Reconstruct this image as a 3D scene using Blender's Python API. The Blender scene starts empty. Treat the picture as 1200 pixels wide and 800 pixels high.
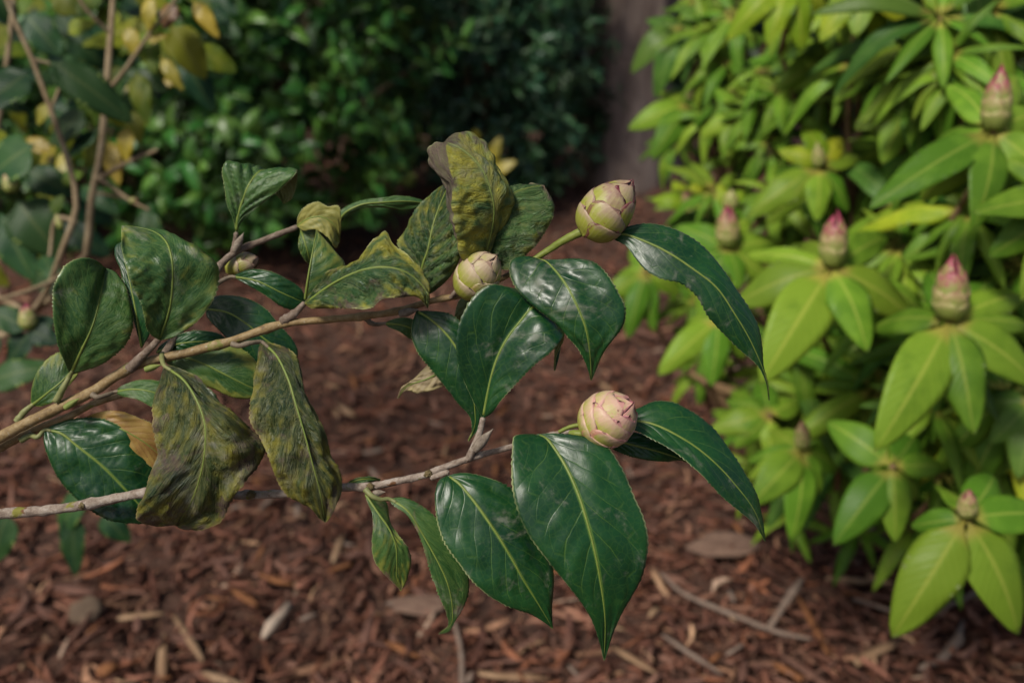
import bpy, bmesh, math, random
import numpy as np
from mathutils import Vector, Matrix, noise as mnoise

random.seed(7); rng = np.random.default_rng(7)
scene = bpy.context.scene
# ------------------------------------------------------------------ camera
CAM_H, PITCH, FPX = 0.90, math.radians(22.0), 1178.0
cam_data = bpy.data.cameras.new('camera'); cam = bpy.data.objects.new('camera', cam_data)
scene.collection.objects.link(cam); scene.camera = cam
cam.location = (0, 0, CAM_H); cam.rotation_euler = (math.pi/2 - PITCH, 0, 0)
cam_data.sensor_width = 36.0; cam_data.lens = FPX/1200*36.0
cam_data.clip_start = 0.01; cam_data.clip_end = 300
cam_data.dof.use_dof = True; cam_data.dof.focus_distance = 0.415
cam_data.dof.aperture_fstop = 7.6; cam_data.dof.aperture_blades = 7
# ------------------------------------------------------------------ world and sun (bright overcast)
SUN_EL, SUN_AZ = math.radians(52), math.radians(222)     # azimuth measured clockwise from +Y
world = bpy.data.worlds.new('World'); scene.world = world; world.use_nodes = True
wn = world.node_tree; wn.nodes.clear()
sky = wn.nodes.new('ShaderNodeTexSky'); sky.sky_type = 'NISHITA'; sky.sun_disc = False
sky.sun_elevation = SUN_EL; sky.sun_rotation = SUN_AZ; sky.air_density = 1.0; sky.dust_density = 3.5; sky.ozone_density = 1.0
bg = wn.nodes.new('ShaderNodeBackground'); bg.inputs['Strength'].default_value = 0.05
wo = wn.nodes.new('ShaderNodeOutputWorld')
wn.links.new(sky.outputs[0], bg.inputs[0]); wn.links.new(bg.outputs[0], wo.inputs[0])
sun_data = bpy.data.lights.new('sun', 'SUN'); sun_data.energy = 2.0; sun_data.angle = math.radians(12)
sun_data.color = (1.0, 0.95, 0.86)
sun = bpy.data.objects.new('sun', sun_data); scene.collection.objects.link(sun)
sdir = Vector((math.sin(SUN_AZ)*math.cos(SUN_EL), math.cos(SUN_AZ)*math.cos(SUN_EL), math.sin(SUN_EL)))
sun.rotation_euler = sdir.to_track_quat('Z', 'Y').to_euler(); sun.location = (0, 0, 6)
scene.view_settings.view_transform = 'Standard'; scene.view_settings.look = 'None'
scene.view_settings.exposure = 0.88; scene.view_settings.gamma = 1.0
scene.render.engine = 'CYCLES'; scene.cycles.max_bounces = 4; scene.cycles.diffuse_bounces = 3; scene.cycles.transparent_max_bounces = 4

# ------------------------------------------------------------------ helpers
COL = scene.collection
FWD = np.array([0, math.cos(PITCH), -math.sin(PITCH)]); UPV = np.array([0, math.sin(PITCH), math.cos(PITCH)])
RGT = np.array([1.0, 0, 0]); CAMP = np.array([0, 0, CAM_H])
def at(px, py, d):                      # a place d metres in front of the lens, found from where it stands in the photograph
    return CAMP + d*(FWD + RGT*((px-600)/FPX) + UPV*((400-py)/FPX))
def on_ground(px, py, z=0.0):
    r = FWD + RGT*((px-600)/FPX) + UPV*((400-py)/FPX)
    return CAMP + r*((z-CAM_H)/r[2])
def link(name, data, parent=None):
    o = bpy.data.objects.new(name, data); COL.objects.link(o)
    if parent is not None: o.parent = parent
    return o
def tag(o, label, cat=None, group=None, kind=None):
    if label: o['label'] = label
    if cat: o['category'] = cat
    if group: o['group'] = group
    if kind: o['kind'] = kind
    return o
def mesh_from(name, verts, faces, mats, uv=None, attrs=None, smooth=True, fmat=None):
    me = bpy.data.meshes.new(name)
    verts = np.asarray(verts, dtype=np.float32).reshape(-1, 3)
    nv = len(verts)
    faces = np.asarray(faces, dtype=np.int32)
    nf, k = faces.shape
    me.vertices.add(nv); me.vertices.foreach_set('co', verts.ravel())
    me.loops.add(nf*k); me.loops.foreach_set('vertex_index', faces.ravel())
    me.polygons.add(nf); me.polygons.foreach_set('loop_start', np.arange(0, nf*k, k, dtype=np.int32))
    me.polygons.foreach_set('loop_total', np.full(nf, k, dtype=np.int32))
    if smooth: me.polygons.foreach_set('use_smooth', np.ones(nf, dtype=bool))
    if fmat is not None: me.polygons.foreach_set('material_index', np.asarray(fmat, dtype=np.int32))
    for m in (mats if isinstance(mats, (list, tuple)) else [mats]): me.materials.append(m)
    me.update(calc_edges=True)
    if uv is not None:
        l = me.uv_layers.new(name='UVMap'); l.data.foreach_set('uv', np.asarray(uv, dtype=np.float32)[faces.ravel()].ravel())
    for an, av in (attrs or {}).items():
        av = np.asarray(av, dtype=np.float32)
        if av.ndim == 1:
            a = me.attributes.new(an, 'FLOAT', 'POINT'); a.data.foreach_set('value', av)
        else:
            a = me.attributes.new(an, 'FLOAT_COLOR', 'POINT'); a.data.foreach_set('color', av.ravel())
    me.validate(clean_customdata=False)
    return me
def spline(pts, n):
    """smooth curve through the points, n samples evenly spaced along its length"""
    P = np.asarray(pts, float)
    if len(P) == 2: P = np.array([P[0], (P[0]+P[1])/2, P[1]])
    d = np.linalg.norm(np.diff(P, axis=0), axis=1); t = np.concatenate([[0], np.cumsum(np.maximum(d, 1e-6))])
    T = np.gradient(P, t, axis=0)
    s = np.linspace(0, t[-1], max(n*4, 60)); i = np.clip(np.searchsorted(t, s, 'right')-1, 0, len(t)-2)
    h = (t[i+1]-t[i]); x = ((s-t[i])/h)[:, None]; h = h[:, None]
    C = (2*x**3-3*x**2+1)*P[i]+(x**3-2*x**2+x)*h*T[i]+(-2*x**3+3*x**2)*P[i+1]+(x**3-x**2)*h*T[i+1]
    dd = np.linalg.norm(np.diff(C, axis=0), axis=1); tt = np.concatenate([[0], np.cumsum(dd)])
    q = np.linspace(0, tt[-1], n)
    return np.stack([np.interp(q, tt, C[:, k]) for k in range(3)], 1)
def tube(pts, radii, n=24, sides=8, bump=0.0, seed=0, nodes=()):
    """tapered round stem as verts, faces, uv"""
    C = spline(pts, n); r = np.interp(np.linspace(0, 1, n), np.linspace(0, 1, len(radii)), radii)
    T = np.gradient(C, axis=0); T /= np.linalg.norm(T, axis=1)[:, None]+1e-12
    ref = np.array([0.13, 0.31, 0.94]);
    if abs(T[0] @ ref) > 0.9: ref = np.array([1.0, 0.1, 0])
    V = []; UV = []
    a = np.cross(T[0], ref); a /= np.linalg.norm(a)
    for i in range(n):
        a = a-T[i]*(a @ T[i]); a /= np.linalg.norm(a); b = np.cross(T[i], a)
        u = i/(n-1); k = 1.0
        for (nu_, amp, wd) in nodes: k += amp*math.exp(-((u-nu_)/wd)**2)
        for j in range(sides):
            an = 2*math.pi*j/sides
            q = k*r[i]
            if bump:
                q *= 1+bump*mnoise.noise(Vector((math.cos(an)*1.3+seed, math.sin(an)*1.3, i*0.55+seed*3)))
            V.append(C[i]+q*(math.cos(an)*a+math.sin(an)*b)); UV.append((u, j/sides))
    F = [[i*sides+j, i*sides+(j+1) % sides, (i+1)*sides+(j+1) % sides, (i+1)*sides+j] for i in range(n-1) for j in range(sides)]
    V.append(C[0]-T[0]*r[0]*0.3); V.append(C[-1]+T[-1]*r[-1]*0.6); UV += [(0, 0), (1, 0)]
    s, e = n*sides, n*sides+1
    for j in range(sides):
        F.append([s, (j+1) % sides, j, j]); F.append([e, (n-1)*sides+j, (n-1)*sides+(j+1) % sides, (n-1)*sides+(j+1) % sides])
    return np.array(V), F, np.array(UV)
def tube_mesh(name, pts, radii, mat, n=24, sides=8, bump=0.0, seed=0, nodes=()):
    V, F, UV = tube(pts, radii, n, sides, bump, seed, nodes)
    me = bpy.data.meshes.new(name)
    F2 = [f if f[2] != f[3] else f[:3] for f in F]
    me.from_pydata([tuple(v) for v in V], [], F2); me.materials.append(mat)
    me.polygons.foreach_set('use_smooth', np.ones(len(F2), dtype=bool))
    l = me.uv_layers.new(name='UVMap'); idx = np.empty(len(me.loops), dtype=np.int32); me.loops.foreach_get('vertex_index', idx)
    l.data.foreach_set('uv', UV[idx].astype(np.float32).ravel()); me.update()
    return me

# ------------------------------------------------------------------ materials
class NT:
    def __init__(self, name):
        self.m = bpy.data.materials.new(name); self.m.use_nodes = True; self.t = self.m.node_tree; self.t.nodes.clear()
        self.out = self.t.nodes.new('ShaderNodeOutputMaterial')
    def n(self, typ, ins=None, **props):
        nd = self.t.nodes.new(typ)
        for k, v in props.items(): setattr(nd, k, v)
        for k, v in (ins or {}).items(): self.put(nd.inputs[k], v)
        return nd
    def put(self, sock, v):
        if hasattr(v, 'is_linked') or isinstance(v, bpy.types.NodeSocket): self.t.links.new(v, sock)
        elif isinstance(v, tuple) and len(v) == 3 and sock.type == 'RGBA': sock.default_value = (*v, 1)
        else: sock.default_value = v
    def math(self, op, a, b=0.0, c=0.0, clamp=False):
        nd = self.n('ShaderNodeMath', {0: a, 1: b, 2: c}, operation=op); nd.use_clamp = clamp; return nd.outputs[0]
    def ramp(self, x, lo, hi, a=0.0, b=1.0, smooth=True):
        nd = self.n('ShaderNodeMapRange', {'Value': x, 'From Min': lo, 'From Max': hi, 'To Min': a, 'To Max': b})
        nd.interpolation_type = 'SMOOTHSTEP' if smooth else 'LINEAR'; return nd.outputs[0]
    def mix(self, f, a, b):
        nd = self.n('ShaderNodeMix', data_type='RGBA'); self.put(nd.inputs[0], f); self.put(nd.inputs[6], a); self.put(nd.inputs[7], b); return nd.outputs[2]
    def noise(self, vec, scale, detail=3.0, rough=0.55, dist=0.0):
        return self.n('ShaderNodeTexNoise', {'Vector': vec, 'Scale': scale, 'Detail': detail, 'Roughness': rough, 'Distortion': dist}).outputs[0]
    def finish(self, bsdf): self.t.links.new(bsdf, self.out.inputs[0]); return self.m
    def bump(self, h, strength, dist): return self.n('ShaderNodeBump', {'Height': h, 'Strength': strength, 'Distance': dist}).outputs[0]

def leaf_material(name, ga, gb, vein, yellow=(0.22, 0.20, 0.03), brown=(0.10, 0.055, 0.04), rough=0.34, nveins=8.0, silver=0.0,
                  veinvis=0.45, spec=0.5, transl=0.0, edge=(0.30, 0.32, 0.15), edgevis=0.8, obj_random=0.0, sheen_coat=0.0, quilt=0.3, bumpk=0.34, wrinkle=0.0, striped=0.06):
    N = NT(name)
    uv = N.n('ShaderNodeUVMap', uv_map='UVMap').outputs[0]
    sx = N.n('ShaderNodeSeparateXYZ', {0: uv}); u, v = sx.outputs[0], sx.outputs[1]
    sv = N.math('MULTIPLY_ADD', v, 2.0, -1.0); av = N.math('ABSOLUTE', sv)
    oc = N.n('ShaderNodeTexCoord').outputs['Object']
    inf = N.n('ShaderNodeObjectInfo').outputs['Random']
    isl = N.n('ShaderNodeNewGeometry').outputs['Random Per Island']
    rnd = N.math('FRACT', N.math('ADD', inf, isl))
    off = N.n('ShaderNodeVectorMath', {0: oc, 1: N.n('ShaderNodeCombineXYZ', {0: N.math('MULTIPLY', rnd, 7.0), 1: N.math('MULTIPLY', rnd, 3.0), 2: 0.0}).outputs[0]}, operation='ADD').outputs[0]
    wob = N.noise(off, 60.0, 2.0)
    side = N.math('MULTIPLY', N.math('GREATER_THAN', sv, 0.0), 0.45)
    s = N.math('ADD', N.math('MULTIPLY_ADD', N.math('POWER', av, 0.85), -2.6*nveins/8, N.math('MULTIPLY', u, nveins)), side)
    s = N.math('ADD', s, N.math('ADD', N.math('MULTIPLY', N.math('SUBTRACT', wob, 0.5), 0.5), N.math('MULTIPLY', N.math('SUBTRACT', N.noise(off, 17.0, 1.0), 0.5), 2.2)))
    tri = N.math('ABSOLUTE', N.math('MULTIPLY_ADD', N.math('FRACT', s), 2.0, -1.0))       # 1 on a side vein
    veins = N.math('MULTIPLY', N.ramp(tri, 0.90, 0.99), N.ramp(av, 0.88, 0.6))
    veins = N.math('MULTIPLY', veins, N.ramp(N.noise(off, 45.0, 2.0), 0.38, 0.62))
    loop = N.ramp(N.math('ABSOLUTE', N.math('SUBTRACT', N.math('ADD', av, N.math('MULTIPLY', N.math('SUBTRACT', tri, .5), 0.16)), 0.70)), 0.022, 0.006)
    veins = N.math('MAXIMUM', veins, N.math('MULTIPLY', loop, 0.35))
    vo = N.n('ShaderNodeTexVoronoi', {'Vector': off, 'Scale': 330.0}, feature='DISTANCE_TO_EDGE').outputs[0]
    fine = N.ramp(vo, 0.10, 0.0)
    mid = N.ramp(av, 0.055, 0.02)
    ya = N.n('ShaderNodeAttribute', attribute_name='yel').outputs['Fac']
    ba = N.n('ShaderNodeAttribute', attribute_name='brn').outputs['Fac']
    n1 = N.noise(off, 38.0, 4.0, 0.6); n2 = N.noise(off, 85.0, 5.0, 0.65, 0.6); n3 = N.math('MULTIPLY_ADD', N.noise(off, 150.0, 4.0, 0.6, 0.5), 0.38, N.math('MULTIPLY', N.noise(off, 30.0, 4.0, 0.6, 0.8), 0.66))
    col = N.mix(N.ramp(n1, 0.35, 0.68), ga, gb)
    inter = N.math('MULTIPLY', N.math('SUBTRACT', 0.55, tri), striped)
    ym = N.ramp(N.math('ADD', N.math('ADD', n3, inter), N.math('MULTIPLY_ADD', ya, 0.5, -0.74)), 0.0, 0.17)
    ym = N.math('MULTIPLY', ym, N.ramp(n2, 0.22, 0.55, 0.45, 1.0))
    col = N.mix(ym, col, N.mix(N.ramp(n2, 0.35, 0.65), yellow, tuple(0.5*c+0.5*g for c, g in zip(yellow, gb))))
    bm = N.ramp(N.math('ADD', n2, N.math('MULTIPLY_ADD', ba, 0.6, -0.80)), 0.0, 0.16)
    col = N.mix(bm, col, N.mix(N.ramp(n1, 0.3, 0.7), brown, tuple(min(1, c*1.9+0.01) for c in brown)))
    col = N.mix(N.math('MULTIPLY', fine, 0.10), col, vein)
    col = N.mix(N.math('MULTIPLY', veins, veinvis), col, vein)
    col = N.mix(N.math('MULTIPLY', mid, 0.8), col, vein)
    col = N.mix(N.math('MULTIPLY', N.ramp(av, 0.965, 0.995), N.math('MULTIPLY', N.ramp(n1, 0.36, 0.66), edgevis)), col, edge)
    if obj_random:
        hs = N.n('ShaderNodeHueSaturation', {'Hue': N.math('MULTIPLY_ADD', rnd, -0.05*obj_random, 0.5+0.02*obj_random), 'Saturation': 1.0,
                                            'Value': N.math('MULTIPLY_ADD', N.math('FRACT', N.math('MULTIPLY', rnd, 7.3)), 0.7*obj_random, 1-0.35*obj_random), 'Color': col})
        col = hs.outputs[0]
    rg = N.math('ADD', N.math('MULTIPLY_ADD', N.math('SUBTRACT', n1, 0.5), 0.28, rough), N.math('MULTIPLY', N.math('MAXIMUM', bm, N.math('MULTIPLY', ym, 0.6)), 0.22))
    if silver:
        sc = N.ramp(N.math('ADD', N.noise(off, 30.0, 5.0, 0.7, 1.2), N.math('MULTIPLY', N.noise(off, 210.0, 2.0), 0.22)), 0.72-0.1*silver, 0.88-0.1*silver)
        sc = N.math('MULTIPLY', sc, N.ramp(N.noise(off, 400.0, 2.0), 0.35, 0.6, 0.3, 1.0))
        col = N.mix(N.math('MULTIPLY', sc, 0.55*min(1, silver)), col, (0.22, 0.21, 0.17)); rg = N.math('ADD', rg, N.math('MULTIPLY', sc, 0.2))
    h = N.math('ADD', N.math('MULTIPLY', N.math('MULTIPLY', N.math('SUBTRACT', 1.0, N.math('MULTIPLY', tri, tri)), quilt), N.ramp(n1, 0.35, 0.7)), N.math('MULTIPLY', veins, -0.32))
    h = N.math('ADD', h, N.math('ADD', N.math('MULTIPLY', n2, 0.2), N.math('MULTIPLY', fine, -0.02)))
    if wrinkle:
        cv = N.n('ShaderNodeCombineXYZ', {0: N.math('MULTIPLY', s, 0.9), 1: N.math('MULTIPLY', sv, 1.6), 2: N.math('MULTIPLY', rnd, 9.0)}).outputs[0]
        w1 = N.noise(cv, 2.2, 5.0, 0.65, 0.8); w1 = N.math('ABSOLUTE', N.math('MULTIPLY_ADD', w1, 2.0, -1.0))
        h = N.math('ADD', h, N.math('MULTIPLY', w1, wrinkle*2.0))
        rg = N.math('ADD', rg, N.math('MULTIPLY', N.ramp(w1, 0.25, 0.0), 0.12)); col = N.mix(N.math('MULTIPLY', N.ramp(w1, 0.10, 0.0), 0.35), col, vein)
    h = N.math('MULTIPLY', h, N.ramp(av, 1.0, 0.85))
    p = N.n('ShaderNodeBsdfPrincipled', {'Base Color': col, 'Roughness': rg, 'Specular IOR Level': spec, 'Normal': N.bump(h, bumpk, 0.0012)})
    if sheen_coat: p.inputs['Coat Weight'].default_value = sheen_coat; p.inputs['Coat Roughness'].default_value = 0.28
    if transl:
        tr = N.n('ShaderNodeBsdfTranslucent', {'Color': N.mix(0.5, col, yellow)})
        mx = N.n('ShaderNodeMixShader', {0: transl}); N.t.links.new(p.outputs[0], mx.inputs[1]); N.t.links.new(tr.outputs[0], mx.inputs[2])
        return N.finish(mx.outputs[0])
    return N.finish(p.outputs[0])

def shrub_leaf_material(name, ga, gb, vein, rough=0.42, spec=0.4, transl=0.15, tcol=(0.3, 0.34, 0.04), var=0.5, hue=0.016, veinvis=0.42, stalk=0.0):
    """leaf seen from farther off: midrib, faint side veins, a shade of its own for every leaf"""
    N = NT(name)
    uv = N.n('ShaderNodeUVMap', uv_map='UVMap').outputs[0]
    sx = N.n('ShaderNodeSeparateXYZ', {0: uv}); u, v = sx.outputs[0], sx.outputs[1]
    av = N.math('ABSOLUTE', N.math('MULTIPLY_ADD', v, 2.0, -1.0))
    inf = N.n('ShaderNodeObjectInfo').outputs['Random']; isl = N.n('ShaderNodeNewGeometry').outputs['Random Per Island']
    rnd = N.math('FRACT', N.math('ADD', inf, isl)); r2 = N.math('FRACT', N.math('MULTIPLY', rnd, 7.31))
    ps = N.n('ShaderNodeNewGeometry').outputs['Position']
    n1 = N.noise(ps, 45.0, 2.0)
    tri = N.math('ABSOLUTE', N.math('MULTIPLY_ADD', N.math('FRACT', N.math('SUBTRACT', N.math('MULTIPLY', u, 13.0), N.math('MULTIPLY', av, 3.0))), 2.0, -1.0))
    col = N.mix(N.ramp(N.math('ADD', n1, N.math('MULTIPLY_ADD', rnd, 0.5, -0.25)), 0.3, 0.7), ga, gb)
    col = N.mix(N.math('MULTIPLY', N.ramp(tri, 0.8, 1.0), 0.10), col, vein)
    col = N.mix(N.math('MULTIPLY', N.ramp(av, 0.11, 0.02), veinvis), col, vein)
    col = N.mix(N.math('MULTIPLY', N.ramp(u, 0.22, 0.10), stalk), col, (0.30, 0.26, 0.05))
    col = N.n('ShaderNodeHueSaturation', {'Hue': N.math('MULTIPLY_ADD', rnd, -2*hue, 0.5+hue), 'Saturation': 1.0, 'Value': N.math('MULTIPLY_ADD', r2, var, 1-var/2), 'Color': col}).outputs[0]
    h = N.math('ADD', N.math('MULTIPLY', tri, -0.5), n1)
    p = N.n('ShaderNodeBsdfPrincipled', {'Base Color': col, 'Roughness': N.math('MULTIPLY_ADD', n1, 0.2, rough-0.1), 'Specular IOR Level': spec, 'Normal': N.bump(h, 0.3, 0.001)})
    if not transl: return N.finish(p.outputs[0])
    tr = N.n('ShaderNodeBsdfTranslucent', {'Color': N.mix(0.5, col, tcol)})
    mx = N.n('ShaderNodeMixShader', {0: transl}); N.t.links.new(p.outputs[0], mx.inputs[1]); N.t.links.new(tr.outputs[0], mx.inputs[2])
    return N.finish(mx.outputs[0])

def noise_material(name, cols, scale, rough=0.8, bump=0.4, bdist=0.001, stretch=(1, 1, 1), extra=None, spec=0.3, attr=None, coord='Object', detail=5.0):
    """base colour wandering between the colours in cols; extra = (colour, threshold, scale) for patches such as lichen"""
    N = NT(name)
    oc = N.n('ShaderNodeTexCoord').outputs[coord]
    inf = N.n('ShaderNodeObjectInfo').outputs['Random']
    vec = N.n('ShaderNodeVectorMath', {0: oc, 1: stretch}, operation='MULTIPLY').outputs[0]
    vec = N.n('ShaderNodeVectorMath', {0: vec, 1: N.n('ShaderNodeCombineXYZ', {0: N.math('MULTIPLY', inf, 9.0), 1: 0.0, 2: 0.0}).outputs[0]}, operation='ADD').outputs[0]
    n1 = N.noise(vec, scale, detail, 0.6); n2 = N.noise(vec, scale*4.3, 4.0, 0.65)
    f = N.math('MULTIPLY_ADD', n2, 0.35, N.math('MULTIPLY', n1, 0.75))
    cr = N.n('ShaderNodeValToRGB', {0: f}); el = cr.color_ramp.elements
    while len(el) < len(cols): el.new(0.5)
    for i, c in enumerate(cols): el[i].position = 0.32+0.42*i/max(1, len(cols)-1); el[i].color = (*c, 1)
    col = cr.outputs[0]
    if attr:
        at_ = N.n('ShaderNodeAttribute', attribute_name=attr).outputs['Color']
        mm = N.n('ShaderNodeMix', data_type='RGBA', blend_type='MULTIPLY'); mm.inputs[0].default_value = 1.0
        N.put(mm.inputs[6], col); N.put(mm.inputs[7], at_); col = mm.outputs[2]
    if extra:
        for (ec, th, es) in extra:
            m = N.ramp(N.noise(oc, es, 4.0, 0.65), th, th+0.06); col = N.mix(m, col, ec)
    p = N.n('ShaderNodeBsdfPrincipled', {'Base Color': col, 'Roughness': rough, 'Specular IOR Level': spec, 'Normal': N.bump(f, bump, bdist)})
    return N.finish(p.outputs[0])

V_GREEN = (0.16, 0.22, 0.05)
M = {}
M['leaf_deep'] = leaf_material('deep_green_leaf', (0.004, 0.030, 0.009), (0.009, 0.054, 0.012), (0.085, 0.16, 0.025), yellow=(0.10, 0.13, 0.02), rough=0.36, silver=0.75, veinvis=0.42, quilt=0.55, spec=0.38)
M['leaf_mid'] = leaf_material('mid_green_leaf', (0.018, 0.058, 0.013), (0.042, 0.098, 0.022), (0.11, 0.17, 0.04), yellow=(0.20, 0.20, 0.03), rough=0.31, silver=0.9, veinvis=0.3, quilt=0.5, spec=0.36, wrinkle=0.5, striped=0.10)
M['leaf_mottled'] = leaf_material('mottled_leaf', (0.013, 0.046, 0.013), (0.046, 0.100, 0.026), (0.14, 0.17, 0.05), yellow=(0.27, 0.235, 0.018), brown=(0.050, 0.034, 0.024), rough=0.34, silver=0.8, veinvis=0.3, quilt=0.8, spec=0.34, wrinkle=1.3, bumpk=0.7, striped=0.08)
M['leaf_dull'] = leaf_material('dull_olive_leaf', (0.014, 0.030, 0.010), (0.042, 0.058, 0.015), (0.15, 0.15, 0.05), yellow=(0.17, 0.15, 0.014), brown=(0.045, 0.028, 0.022), rough=0.38, silver=0.9, veinvis=0.35, quilt=0.6, spec=0.34, wrinkle=1.4, bumpk=0.7, striped=0.10, edge=(0.26, 0.20, 0.08))
M['leaf_tan'] = leaf_material('dry_tan_leaf', (0.20, 0.15, 0.085), (0.28, 0.22, 0.12), (0.34, 0.28, 0.16), yellow=(0.3, 0.25, 0.1), rough=0.6)
M['leaf_orange'] = leaf_material('orange_brown_leaf', (0.15, 0.075, 0.018), (0.23, 0.125, 0.03), (0.30, 0.19, 0.05), yellow=(0.25, 0.17, 0.03), rough=0.5)
M['leaf_under'] = leaf_material('pale_leaf_underside', (0.075, 0.105, 0.022), (0.11, 0.14, 0.03), (0.17, 0.19, 0.05), yellow=(0.24, 0.21, 0.04), brown=(0.15, 0.085, 0.065), rough=0.5, veinvis=0.5)
M['midrib'] = noise_material('midrib', [(0.10, 0.15, 0.025), (0.17, 0.21, 0.045)], 120, rough=0.45, bump=0.2)
M['petiole'] = noise_material('petiole', [(0.13, 0.15, 0.05), (0.22, 0.22, 0.09)], 160, rough=0.5, bump=0.3)
M['petiole_grey'] = noise_material('grey_petiole', [(0.10, 0.075, 0.05), (0.20, 0.16, 0.11)], 300, rough=0.6, bump=0.4)
M['stem_tan'] = noise_material('tan_bark', [(0.10, 0.062, 0.028), (0.215, 0.145, 0.062), (0.31, 0.235, 0.125)], 240, rough=0.6, bump=0.7, bdist=0.0008,
                               extra=[((0.30, 0.25, 0.17), 0.63, 330), ((0.15, 0.15, 0.035), 0.62, 60), ((0.06, 0.035, 0.02), 0.68, 500)])
M['stem_twig'] = noise_material('brown_grey_bark', [(0.07, 0.045, 0.03), (0.15, 0.11, 0.08), (0.25, 0.20, 0.16)], 300, rough=0.75, bump=0.8, bdist=0.001, extra=[((0.13, 0.08, 0.04), 0.62, 120)])
M['stem_grey'] = noise_material('grey_bark', [(0.10, 0.065, 0.045), (0.24, 0.19, 0.15), (0.38, 0.33, 0.28)], 280, rough=0.8, bump=0.9, bdist=0.001,
                                extra=[((0.13, 0.06, 0.025), 0.60, 130), ((0.17, 0.16, 0.03), 0.62, 70), ((0.05, 0.03, 0.02), 0.68, 600)])
M['stem_green'] = noise_material('green_stem', [(0.11, 0.15, 0.02), (0.20, 0.23, 0.045)], 200, rough=0.5, bump=0.4, extra=[((0.15, 0.08, 0.03), 0.62, 150)])
M['lichen'] = noise_material('lichen', [(0.06, 0.04, 0.02), (0.13, 0.095, 0.04), (0.19, 0.165, 0.09)], 700, rough=0.95, bump=1.0, bdist=0.001)
M['bud_green'] = noise_material('green_bud', [(0.12, 0.16, 0.03), (0.20, 0.23, 0.06)], 200, rough=0.6, bump=0.5)
M['twig_grey_bud'] = noise_material('grey_bud', [(0.08, 0.06, 0.045), (0.17, 0.135, 0.10), (0.28, 0.24, 0.19)], 420, rough=0.7, bump=0.5)
# ------------------------------------------------------------------ foliage templates for the shrubs behind
def long_leaf_mesh(name, mats, hw=0.14, arch=0.08, droop=0.12, cup=-0.10, twist=0.0, nu=15, nh=4, petiole=0.13, wide=0.64, yel=0.1, brn=0.0, wav=0.0, thick=0.004, edge_curl=0.0):
    """unit-length leaf along +X, upper side +Z"""
    t = np.linspace(0, 1, nu); s = np.linspace(-1, 1, 2*nh+1)
    tb = np.clip((t-petiole)/(1-petiole), 0, 1)
    w = hw*np.sin(np.pi*tb**wide)**0.68+0.012*(1-tb)
    z0 = arch*np.sin(np.pi*t)-droop*t**2
    P = np.zeros((nu, 2*nh+1, 3))
    for i in range(nu):
        for j in range(2*nh+1):
            y = s[j]*w[i]
            zz = z0[i]+cup*abs(y)+edge_curl*abs(s[j])**3*w[i]+twist*y*t[i]+wav*0.02*math.sin(t[i]*14+j)*abs(s[j])
            P[i, j] = (t[i]*(1-0.1*droop), y, zz)
    U = np.repeat(t[:, None], 2*nh+1, 1); S = np.repeat(s[None], nu, 0)
    du = np.gradient(P, axis=0); dv = np.gradient(P, axis=1); n = np.cross(du, dv); n /= np.linalg.norm(n, axis=2)[:, :, None]+1e-9
    B = P-n*thick*(1-0.6*np.abs(S)**3)[:, :, None]; nv = 2*nh+1
    V = np.concatenate([P.reshape(-1, 3), B.reshape(-1, 3)]); i = np.arange(nu*nv).reshape(nu, nv)
    q = np.stack([i[:-1, :-1], i[1:, :-1], i[1:, 1:], i[:-1, 1:]], -1).reshape(-1, 4); off = nu*nv
    e = np.concatenate([i[:, 0], i[-1, 1:], i[::-1, -1][1:], i[0, ::-1][1:]])
    F = np.concatenate([q, (q+off)[:, ::-1], np.stack([e[:-1], e[:-1]+off, e[1:]+off, e[1:]], -1)])
    fm = np.concatenate([np.zeros(len(q)), np.ones(len(q)), np.zeros(len(e)-1)])
    uv = np.stack([U, (S+1)/2], -1).reshape(-1, 2); uv = np.concatenate([uv, uv])
    return mesh_from(name, V, F, mats, uv, {'yel': np.full(len(V), yel), 'brn': np.full(len(V), brn)}, True, fm)
def frame(base, tip, up, ws=1.0):
    x = Vector(tip)-Vector(base); L = x.length; x.normalize(); up = Vector(up)
    z = up-x*up.dot(x)
    if z.length < 1e-4: z = Vector((0.3, -0.8, 0.5))-x*x.dot(Vector((0.3, -0.8, 0.5)))
    z.normalize(); y = z.cross(x)
    m = Matrix((x*L, y*L*ws, z*L)).transposed().to_4x4(); m.translation = Vector(base)
    return m
def join_copies(name, meshes, mats4, mat):
    """many copies of small meshes as one mesh (uncountable foliage)"""
    VV, FF, UV, YE, BR, FM = [], [], [], [], [], []; o = 0
    cache = {}
    for me, m4 in zip(meshes, mats4):
        if me.name not in cache:
            v = np.empty(len(me.vertices)*3, dtype=np.float32); me.vertices.foreach_get('co', v)
            f = np.empty(len(me.loops), dtype=np.int32); me.loops.foreach_get('vertex_index', f)
            u = np.zeros(len(me.loops)*2, dtype=np.float32); me.uv_layers[0].data.foreach_get('uv', u)
            vu = np.zeros((len(me.vertices), 2), dtype=np.float32); vu[f] = u.reshape(-1, 2)
            y = np.zeros(len(me.vertices), dtype=np.float32); me.attributes['yel'].data.foreach_get('value', y)
            fm = np.empty(len(me.polygons), dtype=np.int32); me.polygons.foreach_get('material_index', fm)
            cache[me.name] = (v.reshape(-1, 3), f.reshape(-1, 4), vu, y, fm)
        v, f, vu, y, fm = cache[me.name]
        A = np.array(m4, dtype=np.float32)
        VV.append(v @ A[:3, :3].T+A[:3, 3]); FF.append(f+o); UV.append(vu); YE.append(y); FM.append(fm); o += len(v)
    V = np.concatenate(VV); y = np.concatenate(YE)
    return mesh_from(name, V, np.concatenate(FF), mat, np.concatenate(UV), {'yel': y, 'brn': np.zeros(len(V), dtype=np.float32)}, True, np.concatenate(FM))

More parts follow.
